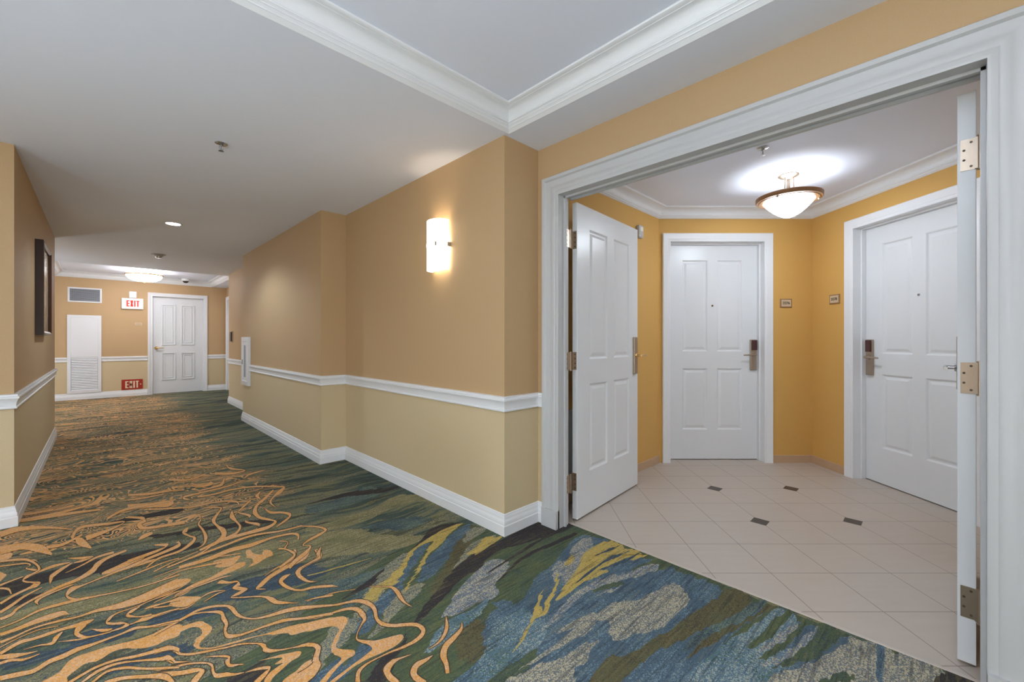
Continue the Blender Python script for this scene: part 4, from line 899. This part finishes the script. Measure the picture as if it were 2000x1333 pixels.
# strobe / detector on the vestibule wall
e = empty('wall_detector', frame(3.50, YF, 0, 2.185)); tag(e, 'small white detector box on the gold wall above the open left door', 'detector')
mb = MB(); mb.box((-.042, -.035, -.058), (.042, 0, .058)); child(mb, 'housing', ['white'], e, bevel=.012)
mb = MB(); mb.box((-.022, -.039, .0), (.022, -.034, .04)); child(mb, 'window', ['signwhite'], e, bevel=.004)
# white service panel behind the left leaf
e = empty('service_panel', frame(2.42, YF, 0)); tag(e, 'low white panel on the wall behind the open left door', 'panel')
mb = MB(); mb.box((-.16, -.02, .075), (.25, 0, .665)); child(mb, 'panel', ['white'], e)
mb = MB(); mb.box((-.165, -.026, .665), (.255, 0, .685)); child(mb, 'cap', ['white'], e, bevel=.003)

# ------------------------------------------------------------------ corridor fittings
# sconce
sy, sz = 2.525, 1.878
e = empty('wall_sconce', frame(X1, sy, -math.pi/2, sz)); tag(e, 'lit frosted glass half cylinder sconce on the tan wall', 'sconce')
n = 20; mb = MB(); hw, pr, hh = .098, .095, .178
arc = [(hw*math.sin(-math.pi/2+math.pi*k/n), -.012-pr*math.cos(-math.pi/2+math.pi*k/n)**.8 if 0 < k < n else -.012) for k in range(n+1)]
for (xa, ya), (xb, yb) in zip(arc[:-1], arc[1:]):
    mb.quad((xa, ya, -hh), (xb, yb, -hh), (xb, yb, hh), (xa, ya, hh))
sh = child(mb, 'shade', ['sconce'], e, smooth=True)
sh.modifiers.new('s', 'SOLIDIFY').thickness = .004
mb = MB(); mb.quad(*[(x, y, -hh+.006) for x, y in arc]); child(mb, 'diffuser', ['sconce'], e)
mb = MB(); mb.box((-.055, -.018, -.10), (.055, 0, .10)); child(mb, 'back_plate', ['brass'], e, bevel=.003)
for xx in (-.105, .105):
    mb = MB(); mb.box((xx-.006, -.03, -.016), (xx+.006, 0, .016)); child(mb, 'clip', ['chrome'], e, bevel=.002)
for k in (6, 14):
    xa, ya = arc[k]; mb = MB(); mb.box((xa-.003, ya-.006, -.014), (xa+.003, ya+.002, .014)); child(mb, 'clip', ['chrome'], e)
lamp('sconce_bulb', 'POINT', (X1-.055, sy, sz), 3.2, col=(1, .84, .62), radius=.035)

# framed picture
e = empty('framed_picture', frame(XL, 5.39, math.pi/2, 1.245)); tag(e, 'tall dark framed picture on the left corridor wall', 'picture')
fw, fh, ft_ = .80, .82, .050
mb = MB()
mb.sweep([(0, 0), (fw, 0), (fw, fh), (0, fh)], [(0, 0), (0, ft_), (.018, ft_+.004), (.034, ft_-.008), (.038, ft_-.02), (.038, 0)], closed=True, plane='xz'); child(mb, 'frame', ['wood'], e)
t = NT('print with beige reflection'); o_ = t.obj(); a_ = t.noise(o_, 3, 4, .6, .6)
t.col(t.ramp(a_, [(.3, (.74, .52, .33)), (.5, (.82, .64, .44)), (.7, (.68, .44, .26))])); M['print'] = t.set(Roughness=.12, Specular_IOR_Level=.6)  # beige reflection in the glass is put into the print colour
mb = MB(); mb.box((.036, -.030, .036), (fw-.036, -.006, fh-.036)); child(mb, 'print', ['print'], e)

# fire extinguisher cabinet (edge on)
e = empty('wall_cabinet', frame(X4, 7.255, -math.pi/2, .545)); tag(e, 'narrow white recessed cabinet door across the chair rail', 'cabinet')
mb = MB(); mb.sweep([(0, 0), (.40, 0), (.40, .70), (0, .70)], [(0, 0), (0, .030), (.06, .036), (.07, .028), (.07, 0)], closed=True, plane='xz'); child(mb, 'frame', ['trimwhite'], e)
mb = MB(); mb.box((.07, -.029, .07), (.33, -.002, .63)); dr = child(mb, 'door', ['trimwhite'], e, bevel=.002)
mb = MB(); mb.box((.16, -.031, .12), (.25, -.028, .58)); child(mb, 'window', ['greyslot'], dr)
mb = MB(); mb.box((.08, -.045, .30), (.095, -.028, .37)); child(mb, 'latch', ['chrome'], dr)

# dark plaque on the last wall
e = empty('wall_plaque', frame(X6, 9.33, -math.pi/2, 1.165)); tag(e, 'narrow dark plaque on the tan wall before the far door frame', 'plaque')
mb = MB(); mb.box((0, -.012, 0), (.16, 0, .20)); child(mb, 'backing', ['plaqueface'], e)
mb = MB(); mb.box((.03, -.03, .01), (.13, -.012, .19)); child(mb, 'face', ['wood'], e)

# far wall: vent grille
def on_far(x, z): return frame(x, Y8, 0, z)
e = empty('vent_grille', on_far(-.453, 1.965)); tag(e, 'grey louvred vent grille high on the far wall', 'vent')
vw, vh = .488, .30
mb = MB(); mb.sweep([(0, 0), (vw, 0), (vw, vh), (0, vh)], [(0, 0), (0, .010), (.026, .014), (.030, .004), (.030, 0)], closed=True, plane='xz'); child(mb, 'frame', ['trimwhite'], e)
mb = MB(); mb.box((.028, -.002, .028), (vw-.028, -.0005, vh-.028)); child(mb, 'duct_shade', ['shadow'], e)  # dark sheet paints the shade behind the slats
mb = MB()
for k in range(11):
    z = .036+k*.0225; mb.quad((.028, -.012, z), (vw-.028, -.012, z), (vw-.028, -.003, z+.014), (.028, -.003, z+.014)); mb.box((.028, -.013, z-.001), (vw-.028, -.011, z+.003))
for k in range(14): x = .05+k*.03; mb.box((x, -.009, .03), (x+.003, -.007, vh-.03))
child(mb, 'louvre', ['greyslot'], e)
# louvred access panel
e = empty('louvred_panel', on_far(-.46, .13)); tag(e, 'tall white metal access panel with louvres in its lower half', 'panel')
pw, ph = .488, 1.577
mb = MB(); mb.sweep([(0, 0), (pw, 0), (pw, ph), (0, ph)], [(0, 0), (0, .018), (.05, .022), (.054, .014), (.054, 0)], closed=True, plane='xz'); child(mb, 'frame', ['trimwhite'], e)
mb = MB(); mb.box((.052, -.016, .72), (pw-.052, -.002, ph-.052)); child(mb, 'panel', ['trimwhite'], e)
mb = MB(); mb.box((.052, -.004, .05), (pw-.052, -.002, .72), 1)  # grey backing sheet paints the shade in the louvre gaps
for k in range(20):
    z = .058+k*.0335; mb.quad((.056, -.019, z), (pw-.056, -.019, z), (pw-.056, -.003, z+.026), (.056, -.003, z+.026)); mb.quad((.056, -.019, z), (pw-.056, -.019, z), (pw-.056, -.007, z-.002), (.056, -.007, z-.002))
child(mb, 'louvre', ['trimwhite', 'greyslot'], e)
# exit signs
def exit_letters(mb, x, z, w, h, st, y, m=0):
    """E X I T out of solid strokes"""
    def bar(x0, z0, x1, z1): mb.box((x0, y-.003, z0), (x1, y, z1), m)
    lw = w*.235; gap = (w-3*lw-st)/3
    bar(x, z, x+st, z+h)
    for zz in (z, z+h/2-st*.4, z+h-st*.8): bar(x+st*.99, zz, x+lw, zz+st*.8)
    x0 = x+lw+gap
    for a, b in (((x0, z), (x0+lw, z+h)), ((x0, z+h), (x0+lw, z))):
        s = st*.5
        p = [(a[0], a[1]), (a[0]+st, a[1]), (b[0], b[1]), (b[0]-st, b[1])]
        for yy in (y, y-.003): mb.quad(*[(q[0], yy, q[1]) for q in p], m=m)
        for k in range(4): q, r = p[k], p[(k+1) % 4]; mb.quad((q[0], y, q[1]), (r[0], y, r[1]), (r[0], y-.003, r[1]), (q[0], y-.003, q[1]), m=m)
    x1 = x0+lw+gap; bar(x1, z, x1+st, z+h)
    x2 = x1+st+gap; bar(x2, z+h-st*.8, x2+lw, z+h); bar(x2+lw/2-st/2, z, x2+lw/2+st/2, z+h-st*.8)
e = empty('exit_sign', on_far(.333, 1.868)); tag(e, 'white exit sign with red letters high beside the far door', 'exit sign')
mb = MB(); mb.box((0, -.045, 0), (.345, 0, .228)); child(mb, 'housing', ['signwhite'], e, bevel=.004)
mb = MB(); exit_letters(mb, .075, .052, .205, .13, .024, -.045); child(mb, 'lettering', ['redtext'], e)
e = empty('exit_sign', on_far(.333, .142)); tag(e, 'red exit sign with cream letters low beside the far door', 'exit sign')
mb = MB(); mb.box((0, -.012, 0), (.340, 0, .215)); child(mb, 'plate', ['red'], e, bevel=.002)
mb = MB(); exit_letters(mb, .058, .030, .215, .150, .024, -.012); mb.quad((.295, -.0125, .09), (.318, -.0125, .105), (.295, -.0125, .12)); child(mb, 'lettering', ['cream'], e)
e = empty('alarm_strobe', on_far(.451, 2.105)); tag(e, 'small white alarm box mounted above the upper exit sign', 'alarm')
mb = MB(); mb.box((0, -.04, 0), (.118, 0, .14)); child(mb, 'housing', ['trimwhite'], e, bevel=.006)
mb = MB(); mb.box((.03, -.046, .04), (.088, -.04, .10)); child(mb, 'window', ['signwhite'], e, bevel=.003)
e = empty('door_name_plate', on_far(.54, 1.515)); tag(e, 'faint tan name plate on the far wall left of the door', 'sign')
mb = MB(); mb.box((0, -.006, 0), (.12, 0, .062)); child(mb, 'plate', ['plaqueface'], e, bevel=.001)
mb = MB(); mb.box((.03, -.0075, .036), (.095, -.006, .042)); mb.box((.015, -.0075, .014), (.10, -.006, .018)); child(mb, 'lettering', ['plaque'], e)
# dome camera
e = empty('dome_camera', Matrix.Translation((1.38, 11.86, H+.115))); tag(e, 'small dome camera with black lens under the far ceiling recess', 'camera')
mb = MB(); mb.lathe([(0, 0), (.075, 0), (.078, -.02), (.07, -.045), (.055, -.05)], seg=32); child(mb, 'housing', ['trimwhite'], e, smooth=True)
mb = MB(); mb.lathe([(.055, -.05)]+[(.055*math.cos(a), -.05-.045*math.sin(a)) for a in (.3, .6, .9, 1.2, 1.5708)], seg=32); child(mb, 'dome', ['dark'], e, smooth=True)

# unseen floor lamps added in lobby and side corridor to lift ceiling and walls
for i, (x, y, ww) in enumerate(((-2.1, -1.9, 44), (-2.1, 1.2, 44), (-.6, 1.7, 25), (-2.0, 10.4, 46), (-.2, -2.3, 40))):
    e = empty('fill_lamp', Matrix.Translation((x, y, 0))); tag(e, 'added fill lamp with fabric drum shade ' + ('in the lobby corner', 'against the lobby wall', 'behind the picture wall corner', 'in the side corridor', 'by the wall behind the viewer')[i], 'lamp', 'added fill lamps outside the picture')
    mb = MB(); mb.lathe([(0, 0), (.15, 0), (.15, .012), (.03, .025), (0, .025)], seg=32); child(mb, 'base', ['bronze'], e, smooth=True)
    mb = MB(); mb.tube((0, 0, .02), (0, 0, .62), .012); child(mb, 'pole', ['bronze'], e, smooth=True)
    mb = MB(); mb.lathe([(.20, .50), (.16, .72)], seg=40); child(mb, 'lamp_shade', ['shade'], e, smooth=True)
    lamp('fill_lamp_bulb', 'POINT', (x, y, .84), ww, radius=.10)
